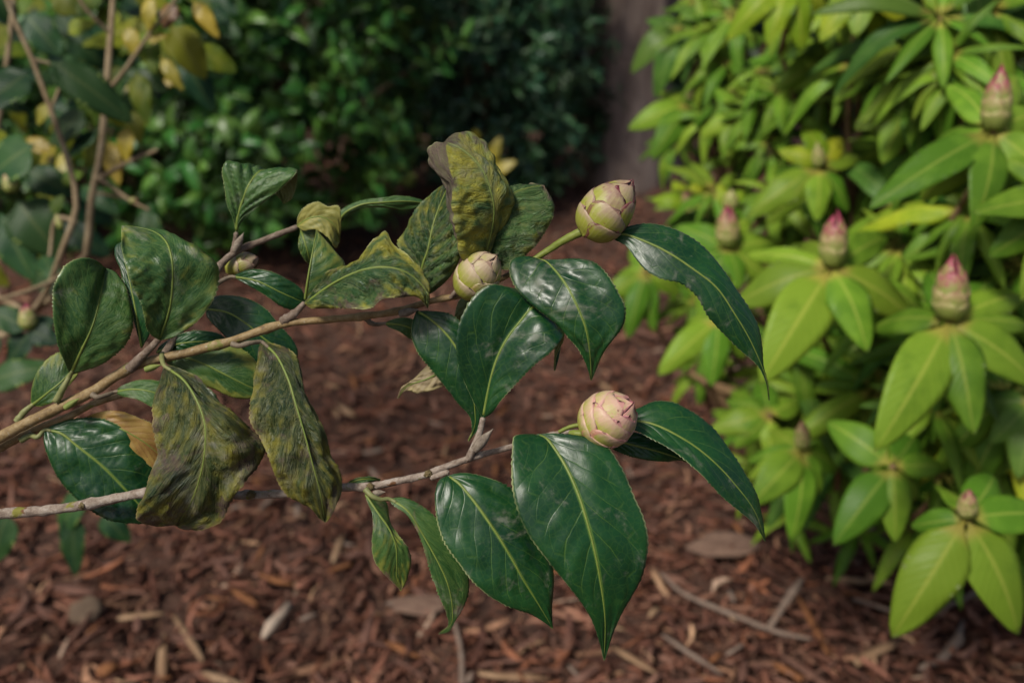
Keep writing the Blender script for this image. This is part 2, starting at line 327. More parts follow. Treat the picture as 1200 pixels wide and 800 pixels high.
M['rh_leaf'] = shrub_leaf_material('rhododendron_leaf', (0.082, 0.172, 0.013), (0.135, 0.245, 0.02), (0.36, 0.40, 0.07), transl=0.16, stalk=0.8, spec=0.14)
M['rh_yellow'] = shrub_leaf_material('yellow_rhododendron_leaf', (0.18, 0.265, 0.013), (0.30, 0.36, 0.02), (0.46, 0.44, 0.08), transl=0.2, stalk=0.7, spec=0.14)
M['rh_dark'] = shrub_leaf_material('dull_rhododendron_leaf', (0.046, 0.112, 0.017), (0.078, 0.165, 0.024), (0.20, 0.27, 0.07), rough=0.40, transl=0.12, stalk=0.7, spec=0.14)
M['rh_under'] = shrub_leaf_material('rhododendron_underside', (0.11, 0.18, 0.04), (0.15, 0.22, 0.055), (0.3, 0.34, 0.12), rough=0.6, spec=0.2, transl=0.16)
M['rh_stem'] = noise_material('rhododendron_twig', [(0.11, 0.06, 0.03), (0.20, 0.13, 0.06)], 60, rough=0.8, bump=0.5)
M['yel_leaf'] = shrub_leaf_material('yellow_leaf', (0.20, 0.17, 0.012), (0.33, 0.26, 0.02), (0.5, 0.42, 0.12), transl=0.2)
M['red_leaf'] = shrub_leaf_material('reddish_leaf', (0.07, 0.02, 0.012), (0.17, 0.08, 0.016), (0.3, 0.2, 0.06), transl=0.1)
M['hedge_leaf'] = shrub_leaf_material('hedge_leaf', (0.032, 0.11, 0.018), (0.065, 0.165, 0.024), (0.09, 0.16, 0.04), rough=0.34, var=0.9, transl=0.08)
M['hedge_blue'] = shrub_leaf_material('dark_hedge_leaf', (0.022, 0.075, 0.030), (0.042, 0.105, 0.036), (0.07, 0.12, 0.05), rough=0.36, var=0.9, transl=0.05)
M['wood_leaf'] = shrub_leaf_material('woodland_leaf', (0.015, 0.04, 0.014), (0.03, 0.065, 0.02), (0.06, 0.09, 0.03), rough=0.5, var=0.8, transl=0)
M['shrub_green'] = shrub_leaf_material('shrub_green_leaf', (0.010, 0.036, 0.014), (0.022, 0.060, 0.017), (0.09, 0.12, 0.04), rough=0.42, spec=0.14, var=0.8, transl=0.05)
M['shrub_olive'] = shrub_leaf_material('shrub_olive_leaf', (0.06, 0.10, 0.008), (0.15, 0.175, 0.012), (0.20, 0.20, 0.05), rough=0.46, spec=0.14, var=0.7, transl=0.15)
M['shrub_stem'] = noise_material('shrub_stem', [(0.09, 0.06, 0.035), (0.22, 0.16, 0.09), (0.30, 0.24, 0.15)], 50, rough=0.8, bump=0.6, bdist=0.002)
M['trunk'] = noise_material('trunk_bark', [(0.06, 0.044, 0.035), (0.19, 0.14, 0.115), (0.33, 0.26, 0.215)], 9, rough=0.95, bump=1.0, bdist=0.03, stretch=(1.6, 1.6, 0.28))

def variants(prefix, top, under, n=6, **k):
    out = []
    for i in range(n):
        kk = dict(hw=0.145, arch=random.uniform(0.05, 0.17), droop=random.uniform(0.05, 0.3), cup=random.uniform(-0.45, 0.1), twist=random.uniform(-0.4, 0.4), wav=random.uniform(0, 1), yel=random.uniform(0.0, 0.45), edge_curl=random.uniform(-0.25, 0.05))
        kk.update(k); out.append(long_leaf_mesh(prefix, [M[top], M[under]], **kk))
    return out
RH = variants('rhododendron_leaf', 'rh_leaf', 'rh_under'); RHY = variants('yellow_rhododendron_leaf', 'rh_yellow', 'rh_under', 4); RHD = variants('dark_rhododendron_leaf', 'rh_dark', 'rh_under', 5)  # RHD is the same leaf in a darker, duller green

# ------------------------------------------------------------------ ground
def ground_z(x, y):
    return 0.020*mnoise.noise(Vector((x*1.3, y*1.3, 0.0)))+0.010*mnoise.noise(Vector((x*4.1, y*4.1, 3.0)))
M['soil'] = noise_material('mulch_soil', [(0.035, 0.018, 0.013), (0.075, 0.038, 0.026), (0.13, 0.07, 0.048)], 34, rough=0.95, bump=1.0, bdist=0.02)
M['bark'] = noise_material('bark_mulch', [(0.55, 0.5, 0.48), (1.0, 0.97, 0.95), (1.5, 1.45, 1.4)], 70, rough=0.85, bump=0.8, bdist=0.003, attr='tint', spec=0.1)
xs = np.concatenate([np.array([-60, -25, -12, -7, -5]), np.linspace(-3.6, 3.6, 121), np.array([5, 7, 12, 25, 60])])
ys = np.concatenate([np.array([-30, -12, -5, -2, -0.6]), np.linspace(0.0, 5.4, 91), np.array([6.2, 8, 12, 20, 40, 90])])
V = [(x, y, ground_z(x, y)) for y in ys for x in xs]; nx = len(xs)
F = [[j*nx+i, j*nx+i+1, (j+1)*nx+i+1, (j+1)*nx+i] for j in range(len(ys)-1) for i in range(nx-1)]
g = link('ground', mesh_from('ground', V, F, M['soil'])); g['kind'] = 'structure'
TINTS = np.array([(0.105, 0.047, 0.033), (0.13, 0.060, 0.043), (0.085, 0.038, 0.028), (0.155, 0.082, 0.058), (0.12, 0.065, 0.050), (0.06, 0.029, 0.023), (0.19, 0.105, 0.068), (0.15, 0.062, 0.036), (0.30, 0.19, 0.12), (0.24, 0.17, 0.13)])*np.array([1.26, 1.26, 1.2])
def chip_verts(n, L, W, T, bend):
    """n bark slivers, five sections of four corners each"""
    s = np.array([-0.5, -0.2, 0.18, 0.5]); wprof = np.stack([rng.uniform(0.15, 0.8, n), rng.uniform(0.7, 1.15, n), rng.uniform(0.7, 1.15, n), rng.uniform(0.1, 0.7, n)], 1)
    out = np.zeros((n, 4, 4, 3))
    cy = np.array([1, -1, -1, 1]); cz = np.array([1, 1, -1, -1])
    for k in range(4):
        for c in range(4):
            out[:, k, c, 0] = s[k]*L*(1+rng.uniform(-.06, .06, n))
            out[:, k, c, 1] = cy[c]*W/2*wprof[:, k]*rng.uniform(0.75, 1.25, n)+bend*L*(4*s[k]**2)
            out[:, k, c, 2] = cz[c]*T/2*np.sqrt(wprof[:, k])*rng.uniform(0.7, 1.3, n)+rng.normal(0, 0.12, n)*T
    return out.reshape(n, 16, 3)
CF = []
for k in range(3):
    for c in range(4): CF.append([k*4+c, k*4+(c+1) % 4, (k+1)*4+(c+1) % 4, (k+1)*4+c])
CF += [[3, 2, 1, 0], [12, 13, 14, 15]]; CF = np.array(CF)
def rot_zyx(yaw, pitch, roll):
    n = len(yaw); cy, sy, cp, sp, cr, sr = np.cos(yaw), np.sin(yaw), np.cos(pitch), np.sin(pitch), np.cos(roll), np.sin(roll)
    R = np.zeros((n, 3, 3))
    R[:, 0, 0] = cy*cp; R[:, 0, 1] = cy*sp*sr-sy*cr; R[:, 0, 2] = cy*sp*cr+sy*sr
    R[:, 1, 0] = sy*cp; R[:, 1, 1] = sy*sp*sr+cy*cr; R[:, 1, 2] = sy*sp*cr-cy*sr
    R[:, 2, 0] = -sp; R[:, 2, 1] = cp*sr; R[:, 2, 2] = cp*cr
    return R
NCH = 60000
yy = 0.75+(rng.random(NCH)**1.7)*3.6; xx = rng.uniform(-1, 1, NCH)*(0.9+0.62*yy)
L = np.clip(rng.lognormal(math.log(0.023), 0.55, NCH), 0.007, 0.10); W = np.clip(L*rng.uniform(0.05, 0.24, NCH), 0.0014, 0.010); T = W*rng.uniform(0.3, 0.7, NCH)
cv = chip_verts(NCH, L, W, T, rng.normal(0, 0.16, NCH))
# swirls: neighbouring slivers lie roughly alongside each other
yaw = np.array([3.2*mnoise.noise(Vector((a*1.1, b*1.1, 9.0))) for a, b in zip(xx, yy)])+rng.normal(0, 0.75, NCH)+np.where(rng.random(NCH) < 0.2, 1.57, 0)
R = rot_zyx(yaw, rng.normal(0, 0.30, NCH), rng.normal(0, 0.6, NCH))
gz = np.array([ground_z(a, b) for a, b in zip(xx, yy)])
cv = np.einsum('nij,nkj->nki', R, cv)+np.stack([xx, yy, gz+rng.uniform(0.002, 0.024, NCH)], 1)[:, None]
ti = TINTS[rng.choice(len(TINTS), NCH, p=[.18, .17, .15, .12, .12, .12, .06, .06, .01, .01])]*rng.uniform(0.55, 1.4, NCH)[:, None]
tint = np.repeat(np.concatenate([ti, np.ones((NCH, 1))], 1)[:, None], 16, 1).reshape(-1, 4)
F = (CF[None]+(np.arange(NCH)*16)[:, None, None]).reshape(-1, 4)
mu = link('bark_mulch', mesh_from('bark_mulch', cv.reshape(-1, 3), F, M['bark'], None, {'tint': tint}, False))
tag(mu, 'reddish brown shredded bark mulch covering the ground', 'mulch', kind='stuff')
# single larger pieces
M['chip'] = noise_material('bark_chip', [(0.055, 0.026, 0.019), (0.125, 0.06, 0.043), (0.19, 0.105, 0.075)], 55, rough=0.85, bump=0.8, bdist=0.003, spec=0.25)
def one_chip(L, W, T, bend, name, mat):
    v = chip_verts(1, np.array([L]), np.array([W]), np.array([T]), np.array([bend]))[0]
    return mesh_from(name, v, CF, mat, None, None, False)
chips = [one_chip(random.uniform(0.045, 0.085), random.uniform(0.005, 0.013), random.uniform(0.002, 0.005), random.uniform(-.18, .18), 'bark_chip', M['chip']) for _ in range(12)]
random.seed(5)
for k in range(290):
    y = 0.95+random.random()**1.5*1.9; x = random.uniform(-1, 1)*(0.55*y+0.1)
    o = link('bark_chip', random.choice(chips)); o.location = (x, y, ground_z(x, y)+random.uniform(0.016, 0.026))
    o.rotation_euler = (random.gauss(0, 0.3), random.gauss(0, 0.15), random.uniform(0, 6.28))
    tag(o, 'larger sliver of reddish brown bark lying on the mulch', 'bark chip', 'larger bark slivers on the mulch')

# ------------------------------------------------------------------ tree behind
TX, TY = at(731, 215, 3.95)[:2]
tr = link('tree', None); tr.location = (TX, TY, 0)
tag(tr, 'dark brown tree trunk standing behind the dark hedge shrubs', 'tree')
V = []; nr, ns = 70, 40
for i in range(nr):
    z = -0.1+4.2*(i/(nr-1))**1.25
    for j in range(ns):
        a = 2*math.pi*j/ns
        r = 0.150+0.10*math.exp(-max(z, 0)/0.16)*(0.75+0.5*math.sin(3*a+0.5))-0.012*z
        rid = abs(math.sin(a*9+1.5*mnoise.noise(Vector((math.cos(a)*2, math.sin(a)*2, z*1.2)))))**0.7
        r += 0.013*rid+0.02*mnoise.noise(Vector((math.cos(a)*1.5, math.sin(a)*1.5, z*1.1)))
        V.append((r*math.cos(a)+0.02*z, r*math.sin(a), z))
F = [[i*ns+j, i*ns+(j+1) % ns, (i+1)*ns+(j+1) % ns, (i+1)*ns+j] for i in range(nr-1) for j in range(ns)]
link('trunk', mesh_from('trunk', V, F, M['trunk']), tr)
limb_ends = []
for k in range(9):
    a = k*2.4+0.4; z = 2.7+0.16*k; L = 1.7-0.06*k
    p0 = np.array([0.02*z, 0, z]); p2 = p0+np.array([math.cos(a)*L, math.sin(a)*L, 0.25]); p1 = (p0+p2)/2+np.array([0, 0, 0.18])
    link('limb', tube_mesh('limb', np.array([p0, p1, p2]), [0.045, 0.03, 0.012], M['trunk'], n=14, sides=8, bump=0.2, seed=k), tr); limb_ends += [p0*0.35+p2*0.65, p1, p2]
TL = [long_leaf_mesh('tree_leaf', [M['wood_leaf'], M['wood_leaf']], nu=5, nh=1, hw=0.2, petiole=0.03) for _ in range(3)]
ms, mt = [], []
random.seed(21)
for k in range(2600):
    b = random.choice(limb_ends); p = Vector(b)+Vector((random.gauss(0, 0.34), random.gauss(0, 0.34), random.gauss(0, 0.16)))
    dr = Vector((random.gauss(0, 1), random.gauss(0, 1), random.gauss(-0.4, 0.5))).normalized()
    ms.append(random.choice(TL)); mt.append(frame(p, p+dr*random.uniform(0.07, 0.13), (random.gauss(0, .4), random.gauss(0, .4), 1), 1.0))
cr = link('crown', join_copies('crown', ms, mt, [M['wood_leaf'], M['wood_leaf']]), tr); cr['kind'] = 'stuff'

# ------------------------------------------------------------------ shrubs of the hedge
def shrub(name, label, centre, rad, nsh, leafmeshes, mats, ll, seed, per=(6, 9), group=None, single=290, shell=(0.72, 1.02), frontonly=True):
    random.seed(seed)
    base = np.array([centre[0], centre[1], 0.0]); root = link(name, None); root.location = Vector(base); tag(root, label, 'shrub', group)
    lv = []; ends = []
    while len(ends) < nsh:
        v = Vector((random.gauss(0, 1), random.gauss(0, 1), random.gauss(0, 1))).normalized()
        if frontonly and v.y > 0.35: continue
        k = random.uniform(*shell)*(1+0.16*mnoise.noise(v*2.6+Vector((seed, 0, 0))))
        p = Vector((v.x*rad[0]*k, v.y*rad[1]*k, centre[2]+v.z*rad[2]*k))
        if p.z < 0.10: continue
        ends.append((p, v))
    while len(ends) < nsh*1.45:
        v = Vector((random.gauss(0, 1), random.gauss(0, 0.8), random.gauss(0, 1))).normalized(); k = random.uniform(0.25, 0.7)
        p = Vector((v.x*rad[0]*k, v.y*rad[1]*k, centre[2]*0.8+v.z*rad[2]*k))
        if p.z > 0.05: ends.append((p, v))
    for (p, v) in ends:
        ax = (v+Vector((random.gauss(0, .3), random.gauss(0, .3), 0.7))).normalized(); e1 = ax.orthogonal().normalized(); e2 = ax.cross(e1); ph = random.uniform(0, 6.3)
        n = random.randint(*per)
        for q in range(n):
            a = ph+q*2.39996; el = random.uniform(-0.1, 0.9); bp = p-ax*0.012*q*ll/0.06
            dr = (e1*math.cos(a)+e2*math.sin(a))*math.cos(el)+ax*math.sin(el)
            lv.append((random.choice(leafmeshes), frame(bp, bp+dr*ll*random.uniform(0.7, 1.2), ax, random.uniform(0.9, 1.3))))
    for k in range(16):
        p, v = random.choice(ends); b = Vector((random.uniform(-.12, .12), random.uniform(-.1, .1), -0.02))
        link('stem', tube_mesh('stem', np.array([b, b*0.3+p*0.5+Vector((0, 0, 0.05)), p]), [0.014, 0.009, 0.004], M['shrub_stem'], n=12, sides=6, bump=0.2, seed=k), root)
    def vis(m):
        w = np.array(m.translation)+base; p = w-CAMP; d = p @ FWD; x = 600+FPX*(p @ RGT)/d; y = 400-FPX*(p @ UPV)/d
        return d+(0 if (150 < x < 700 and -20 < y < 330) else 20)
    lv.sort(key=lambda t: vis(t[1]))
    for me, m in lv[:single]:
        o = link('leaf', me, root); o.matrix_basis = m
    o = link('foliage', join_copies('foliage', [a for a, _ in lv[single:]], [b for _, b in lv[single:]], mats), root); o['kind'] = 'stuff'
    return root
HG = [long_leaf_mesh('hedge_leaf', [M['hedge_leaf'], M['rh_under']], nu=7, nh=1, hw=random.uniform(.16, .2), arch=.05, droop=random.uniform(0, .15), cup=random.uniform(-.1, .3), petiole=.06) for _ in range(5)]
HB = [long_leaf_mesh('dark_hedge_leaf', [M['hedge_blue'], M['hedge_blue']], nu=7, nh=1, hw=random.uniform(.15, .19), arch=.05, droop=random.uniform(0, .15), cup=random.uniform(-.1, .3), petiole=.06) for _ in range(5)]
GR = 'hedge shrubs behind the branch'
shrub('hedge_shrub', 'mid green glossy hedge shrub behind the ribbed leaf of the upper branch', (-0.92, 3.05, 0.62), (0.72, 0.62, 0.92), 620, HG, [M['hedge_leaf'], M['rh_under']], 0.072, 1, group=GR)
shrub('hedge_shrub', 'dark blue green hedge shrub growing just beside the tree trunk', (-0.12, 3.75, 0.62), (0.50, 0.55, 0.95), 620, HB, [M['hedge_blue'], M['hedge_blue']], 0.060, 2, group=GR)
shrub('hedge_shrub', 'dark hedge shrub behind the thin stems of the yellowing shrub', (-2.1, 3.3, 0.7), (0.75, 0.6, 1.0), 420, HG+HB, [M['hedge_leaf'], M['hedge_blue']], 0.075, 3, group=GR, single=120)
# farther belt of dark trees and undergrowth that closes the view
ms, mt = [], []; random.seed(33)
WL = [long_leaf_mesh('woodland_leaf', [M['wood_leaf'], M['wood_leaf']], nu=4, nh=1, hw=0.25, petiole=0.03) for _ in range(3)]
for k in range(15000):
    x = random.uniform(-6, 5.5); z = random.random()**0.9*3.2; y = 5.4+0.7*mnoise.noise(Vector((x*0.9, z*0.9, 4)))+random.uniform(-.25, .7)+0.09*x*x*0.3
    dr = Vector((random.gauss(0, 1), random.gauss(-0.5, .7), random.gauss(-0.3, 0.7))).normalized(); p = Vector((x, y, z))
    ms.append(random.choice(WL)); mt.append(frame(p, p+dr*random.uniform(0.12, 0.26), (random.gauss(0, .3), -0.7, 0.6), 1.2))
o = link('undergrowth', join_copies('undergrowth', ms, mt, [M['wood_leaf'], M['wood_leaf']])); tag(o, 'dark mass of undergrowth behind the trunk and hedge shrubs', 'undergrowth', kind='stuff')
# ------------------------------------------------------------------ foreground camellia
D0 = 0.42; MMPX = 0.42/FPX*1000
def px3(p, extra=0.0):
    return (p[0], p[1], ((p[2] if len(p) > 2 else 0.0)+extra))
def P3(p, d0=0.0):                       # (px, py, mm behind the focus distance) to a place
    return at(p[0], p[1], D0+((p[2] if len(p) > 2 else 0.0)+d0)/1000)
def grid_leaf(P, U, S, mats, thick, yel, brn, flip, name):
    nu, nv = P.shape[:2]
    du = np.gradient(P, axis=0); dv = np.gradient(P, axis=1)
    n = np.cross(du, dv); n /= np.linalg.norm(n, axis=2)[:, :, None]+1e-12
    tocam = CAMP-P; tocam /= np.linalg.norm(tocam, axis=2)[:, :, None]
    k = int(nu*0.62); s = np.sign(np.mean(np.sum(n[:k]*tocam[:k], axis=2)))
    if flip: s = -s
    n *= s
    th = thick*(0.35+0.65*(1-np.abs(S)**3))[:, :, None]
    B = P-n*th
    V = np.concatenate([P.reshape(-1, 3), B.reshape(-1, 3)])
    i = np.arange(nu*nv).reshape(nu, nv)
    q = np.stack([i[:-1, :-1], i[1:, :-1], i[1:, 1:], i[:-1, 1:]], -1).reshape(-1, 4)
    off = nu*nv
    top = q if s > 0 else q[:, ::-1]
    bot = (q+off)[:, ::-1] if s > 0 else (q+off)
    e = np.concatenate([i[:, 0], i[-1, 1:], i[::-1, -1][1:], i[0, ::-1][1:]])
    rim = np.stack([e[:-1], e[1:], e[1:]+off, e[:-1]+off], -1)
    if s < 0: rim = rim[:, ::-1]
    F = np.concatenate([top, bot, rim[:, ::-1]])
    fm = np.concatenate([np.zeros(len(top)), np.ones(len(bot)), np.zeros(len(rim))])
    uv = np.stack([U, (S+1)/2], -1).reshape(-1, 2); uv = np.concatenate([uv, uv])
    a = {'yel': np.tile(yel.ravel(), 2), 'brn': np.tile(brn.ravel(), 2)}
    return V, F, fm, uv, a, n
seedc = [0]
def camellia_leaf(parent, ploc, M_, L, R, d0=0, zs=(0, -4, 4), kL=0.1, kR=0.1, mat='leaf_deep', yel=(0.1, 0, 0), brn=(0.0, 0, 0), quilt=0.25, wave=0.5,
                  camber=0.045, rumple=0.0, pet=None, petmat='petiole', rib=0.75, flip=False, L2=None, under='leaf_under', label=None, teeth=1.0, brn2=0.0, nu=126, nh=10):
    seedc[0] += 1; sd = seedc[0]*3.7
    base, tip = M_[0], M_[-1]
    def curve(pts, edge):
        p = [px3(q) for q in pts]
        if edge:
            b, t = px3(base), px3(tip)
            if math.hypot(p[0][0]-b[0], p[0][1]-b[1]) > 0.5: p = [b]+p
            if math.hypot(p[-1][0]-t[0], p[-1][1]-t[1]) > 0.5: p = p+[t]
        a = np.array(p, float); a[:, 2] /= MMPX
        c = spline(a, nu); c[:, 2] *= MMPX
        return c
    m = curve(M_, False); cl = curve(L, True); cr = curve(R, True)
    t = np.linspace(0, 1, nu)
    zq = zs[0]*(1-t)*(1-2*t)+4*zs[1]*t*(1-t)+zs[2]*t*(2*t-1)
    m[:, 2] += zq+d0
    for c, k in ((cl, kL), (cr, kR)):
        dist = np.hypot(c[:, 0]-m[:, 0], c[:, 1]-m[:, 1])*MMPX
        c[:, 2] += zq+d0+k*dist
    to3 = lambda c: np.array([at(x, y, D0+z/1000) for x, y, z in c])
    m3, l3, r3 = to3(m), to3(cl), to3(cr)
    sl = np.linspace(0, 1, nh+1)
    sl = 1-(1-sl)**1.15                                          # finer towards the margin
    halves = []
    if L2 is not None:
        c2 = curve(L2, True); c2[:, 2] += zq+d0; f3 = to3(c2)
        left = np.concatenate([np.stack([m3+(l3-m3)*s for s in sl], 1), np.stack([l3+(f3-l3)*s for s in sl[1:]], 1)], 1)
        Sl = np.concatenate([sl*0.5, 0.5+sl[1:]*0.5])
    else:
        left = np.stack([m3+(l3-m3)*s for s in sl], 1); Sl = sl
    right = np.stack([m3+(r3-m3)*s for s in sl], 1)
    P = np.concatenate([left[:, ::-1], right[:, 1:]], 1)
    S = np.concatenate([-Sl[::-1], sl[1:]]); S = np.repeat(S[None], nu, 0); U = np.repeat(t[:, None], S.shape[1], 1)
    du = np.gradient(P, axis=0); dv = np.gradient(P, axis=1); n = np.cross(du, dv); n /= np.linalg.norm(n, axis=2)[:, :, None]+1e-12
    tc = CAMP-P; k = int(nu*0.62); n *= np.sign(np.mean(np.sum(n[:k]*tc[:k], axis=2)))
    A = np.abs(S); hw = np.where(S < 0, np.linalg.norm(l3-m3, axis=1)[:, None], np.linalg.norm(r3-m3, axis=1)[:, None])
    env = np.clip(np.sin(np.pi*np.clip(U, 0.02, 0.99))**0.5, 0, 1)
    warp = np.array([[1.1*mnoise.noise(Vector((x*2.3+sd, 2.0*sg, sd))) for sg in (0, 1)] for x in t])
    sv = U*7.2-2.5*A**0.85+np.where(S > 0, 0.45+warp[:, 1][:, None], warp[:, 0][:, None])
    am = np.array([[0.75+0.9*mnoise.noise(Vector((x*3.1-sd, 3.0*sg, sd))) for sg in (0, 1)] for x in t]); am = np.where(S > 0, am[:, 1][:, None], am[:, 0][:, None])
    fr = np.abs((sv % 1)*2-1)
    disp = camber*4*A*(1-A)*hw + quilt*0.001*am*(1-fr**2-0.6)*np.clip(A*5, 0, 1)*np.clip((1-A)*3, 0, 1)*env
    W = np.zeros_like(disp)
    for i in range(nu):
        for j in range(S.shape[1]):
            W[i, j] = mnoise.noise(Vector((t[i]*3.2+sd, S[i, j]*1.6, sd)))*(0.3+0.9*A[i, j]) + 0.35*mnoise.noise(Vector((t[i]*9+sd, S[i, j]*4, sd+5)))
    disp = disp+wave*0.0022*W*np.clip(A*2.5, 0, 1)*env
    if rumple:
        for i in range(nu):
            for j in range(S.shape[1]):
                q = Vector((t[i]*5.5+sd, S[i, j]*2.4, sd+9)); r_ = mnoise.noise(q)+0.6*abs(mnoise.noise(q*2.1))
                disp[i, j] += rumple*0.0026*r_*min(1, A[i, j]*3)*env[i, j]
    P = P+n*disp[:, :, None]
    saw = ((U[:, 0]*42) % 1.0); saw = (saw**0.7-0.4)*0.0008*teeth*np.clip(env[:, 0]*1.4-0.2, 0, 1)
    for col, nb in ((0, 2), (-1, -3)):
        o = P[:, col]-P[:, nb]; o /= np.linalg.norm(o, axis=1)[:, None]+1e-9
        jit = np.array([0.75+1.5*mnoise.noise(Vector((x*26, sd, col))) for x in t])
        P[:, col] += o*(saw*jit)[:, None]
    Y = yel[0]+yel[1]*A**2+yel[2]*U**3; Bn = brn[0]+brn[1]*A**4+brn[2]*U**4
    if L2 is not None: Bn = Bn+np.where(S < -0.52, brn2, 0)
    V, F, fm, uv, att, nn = grid_leaf(P, U, S, None, 0.0005, Y, Bn, flip, 'leaf')
    org = m3[0]
    me = mesh_from('leaf', V-org, F, [M[mat], M[under]], uv, att, True, fm)
    o = link('leaf', me, parent); o.location = Vector(org-ploc)
    if label: o['label'] = label
    # midrib and stalk, one tapered tube lying in the crease
    j = nh*(2 if L2 is not None else 1)
    ribc = P[:, j][2:-3:4]-n[:, j][2:-3:4]*(0.0003*rib*np.linspace(1, .2, len(P[2:-3:4])))[:, None]
    rr = np.linspace(rib, 0.16, len(ribc))*0.00088
    me = tube_mesh('midrib', ribc-org, rr, M['midrib'], n=48, sides=6, bump=0.12, seed=sd)
    link('midrib', me, o)
    if pet:
        pts = [P3(q, d0+zs[0]) for q in pet]+[m3[1], m3[6]]
        me = tube_mesh('stalk', np.array(pts)-org, [rib*1.75e-3, rib*1.45e-3, rib*1.25e-3, rib*0.9e-3], M[petmat], n=22, sides=9, bump=0.2, seed=sd)
        link('stalk', me, o)
    return o
def stem_part(parent, ploc, name, pts, r, mat, n=60, bump=0.16, nodes=(), sides=12):
    p3 = np.array([P3(q) for q in pts]); org = p3[0]
    me = tube_mesh(name, p3-org, [x*MMPX*0.001 for x in r], M[mat], n=n, sides=sides, bump=bump, seed=seedc[0]+len(pts), nodes=nodes)
    o = link(name, me, parent); o.location = Vector(org-ploc); return o

# --- flower buds: overlapping scales on an egg-shaped core
def bud_material(name, green, cream, pink):
    N = NT(name)
    uv = N.n('ShaderNodeUVMap', uv_map='UVMap').outputs[0]; sx = N.n('ShaderNodeSeparateXYZ', {0: uv}); b, a = sx.outputs[0], sx.outputs[1]
    aa = N.math('ABSOLUTE', N.math('MULTIPLY_ADD', a, 2.0, -1.0))
    oc = N.n('ShaderNodeTexCoord').outputs['Object']; inf = N.n('ShaderNodeObjectInfo').outputs['Random']
    n1 = N.noise(oc, 260, 4.0, 0.6); n2 = N.noise(oc, 900, 3.0)
    pk = N.n('ShaderNodeAttribute', attribute_name='pink').outputs['Fac']
    col = N.mix(N.ramp(N.math('ADD', b, N.math('MULTIPLY_ADD', n1, 0.6, -0.3)), 0.48, 1.0), green, cream)
    edge = N.math('MAXIMUM', N.ramp(aa, 0.78, 0.95), N.ramp(b, 0.90, 0.97))
    edge = N.math('MULTIPLY', edge, N.ramp(n1, 0.25, 0.6))
    pm = N.math('MULTIPLY', N.math('ADD', N.math('MULTIPLY', edge, 2.4), N.math('MULTIPLY', N.ramp(N.math('ADD', b, n1), 0.95, 1.45), 0.6), clamp=True), pk, clamp=True)
    col = N.mix(pm, col, pink)
    col = N.mix(N.math('MULTIPLY', N.ramp(N.noise(oc, 420, 2.0), 0.70, 0.76), 0.7), col, (0.16, 0.06, 0.03))
    st = N.n('ShaderNodeTexWave', {'Vector': uv, 'Scale': 1.0, 'Distortion': 2.0}).outputs[1]
    ln = N.math('SINE', N.math('MULTIPLY', a, 60.0))
    col = N.mix(N.math('MULTIPLY', N.ramp(ln, 0.5, 1.0), 0.10), col, cream)
    p = N.n('ShaderNodeBsdfPrincipled', {'Base Color': col, 'Roughness': N.math('MULTIPLY_ADD', n1, 0.3, 0.33), 'Specular IOR Level': 0.4, 'Subsurface Weight': 0.04,
            'Subsurface Radius': (0.002, 0.0015, 0.0007), 'Subsurface Scale': 0.6, 'Normal': N.bump(N.math('ADD', n1, N.math('ADD', N.math('MULTIPLY', n2, 0.3), N.math('MULTIPLY', ln, 0.06))), 0.35, 0.0006)})
    return N.finish(p.outputs[0])
M['bud'] = bud_material('bud_scale', (0.25, 0.26, 0.035), (0.55, 0.46, 0.30), (0.12, 0.018, 0.03))
M['bud_pink'] = bud_material('pink_bud_scale', (0.32, 0.32, 0.06), (0.60, 0.49, 0.32), (0.38, 0.07, 0.13))
M['rh_bud'] = bud_material('rhododendron_bud_scale', (0.20, 0.24, 0.05), (0.38, 0.33, 0.14), (0.27, 0.035, 0.075))
def prof(z, peak=0.42):
    z = np.clip(z, 0, 1)
    return np.where(z < peak, np.sqrt(np.clip(1-((peak-z)/peak*0.93)**2.2, 0, 1)), np.clip(1-((z-peak)/(1-peak))**2.0, 0, 1)**0.72)
def scale_geo(z0, z1, th0, W, off, lift, Lb, Rb, peak, ridge=0.012, na=11, nb=11, tilt=0.0):
    a = np.linspace(-1, 1, na)[None]; b = np.linspace(0, 1, nb)[:, None]
    z = z0+(z1-z0)*b*(1-0.05*a**2)+tilt*a*0.05
    wb = W*np.clip(0.80+0.45*b, 0, 1.05)*np.clip(1-b**7, 0.0, 1)**0.5
    th = th0+a*wb
    r = Rb*prof(z, peak)*(1+0*a)+Rb*(off+lift*b**2-0.004*np.abs(a)**3+ridge*(1-np.abs(a))*b)
    r = np.maximum(r, 0.02*Rb)
    zz = (z+0.035*lift*8*b**4)*Lb+0*a
    Pt = np.stack([r*np.cos(th), r*np.sin(th), zz], -1)
    U = np.repeat(b, na, 1); S = np.repeat(a, nb, 0)
    du = np.gradient(Pt, axis=0); dv = np.gradient(Pt, axis=1); n = np.cross(dv, du); n /= np.linalg.norm(n, axis=2)[:, :, None]+1e-12
    Bt = Pt-n*Rb*0.02*(1-0.7*np.abs(a)**3)[:, :, None]
    V = np.concatenate([Pt.reshape(-1, 3), Bt.reshape(-1, 3)]); i = np.arange(na*nb).reshape(nb, na)
    q = np.stack([i[:-1, :-1], i[:-1, 1:], i[1:, 1:], i[1:, :-1]], -1).reshape(-1, 4); off_ = na*nb
    e = np.concatenate([i[:, 0], i[-1, 1:], i[::-1, -1][1:], i[0, ::-1][1:]])
    F = np.concatenate([q, (q+off_)[:, ::-1], np.stack([e[:-1], e[1:], e[1:]+off_, e[:-1]+off_], -1)])
    uv = np.stack([U, (S+1)/2], -1).reshape(-1, 2); uv = np.concatenate([uv, uv])
    return V, F, uv
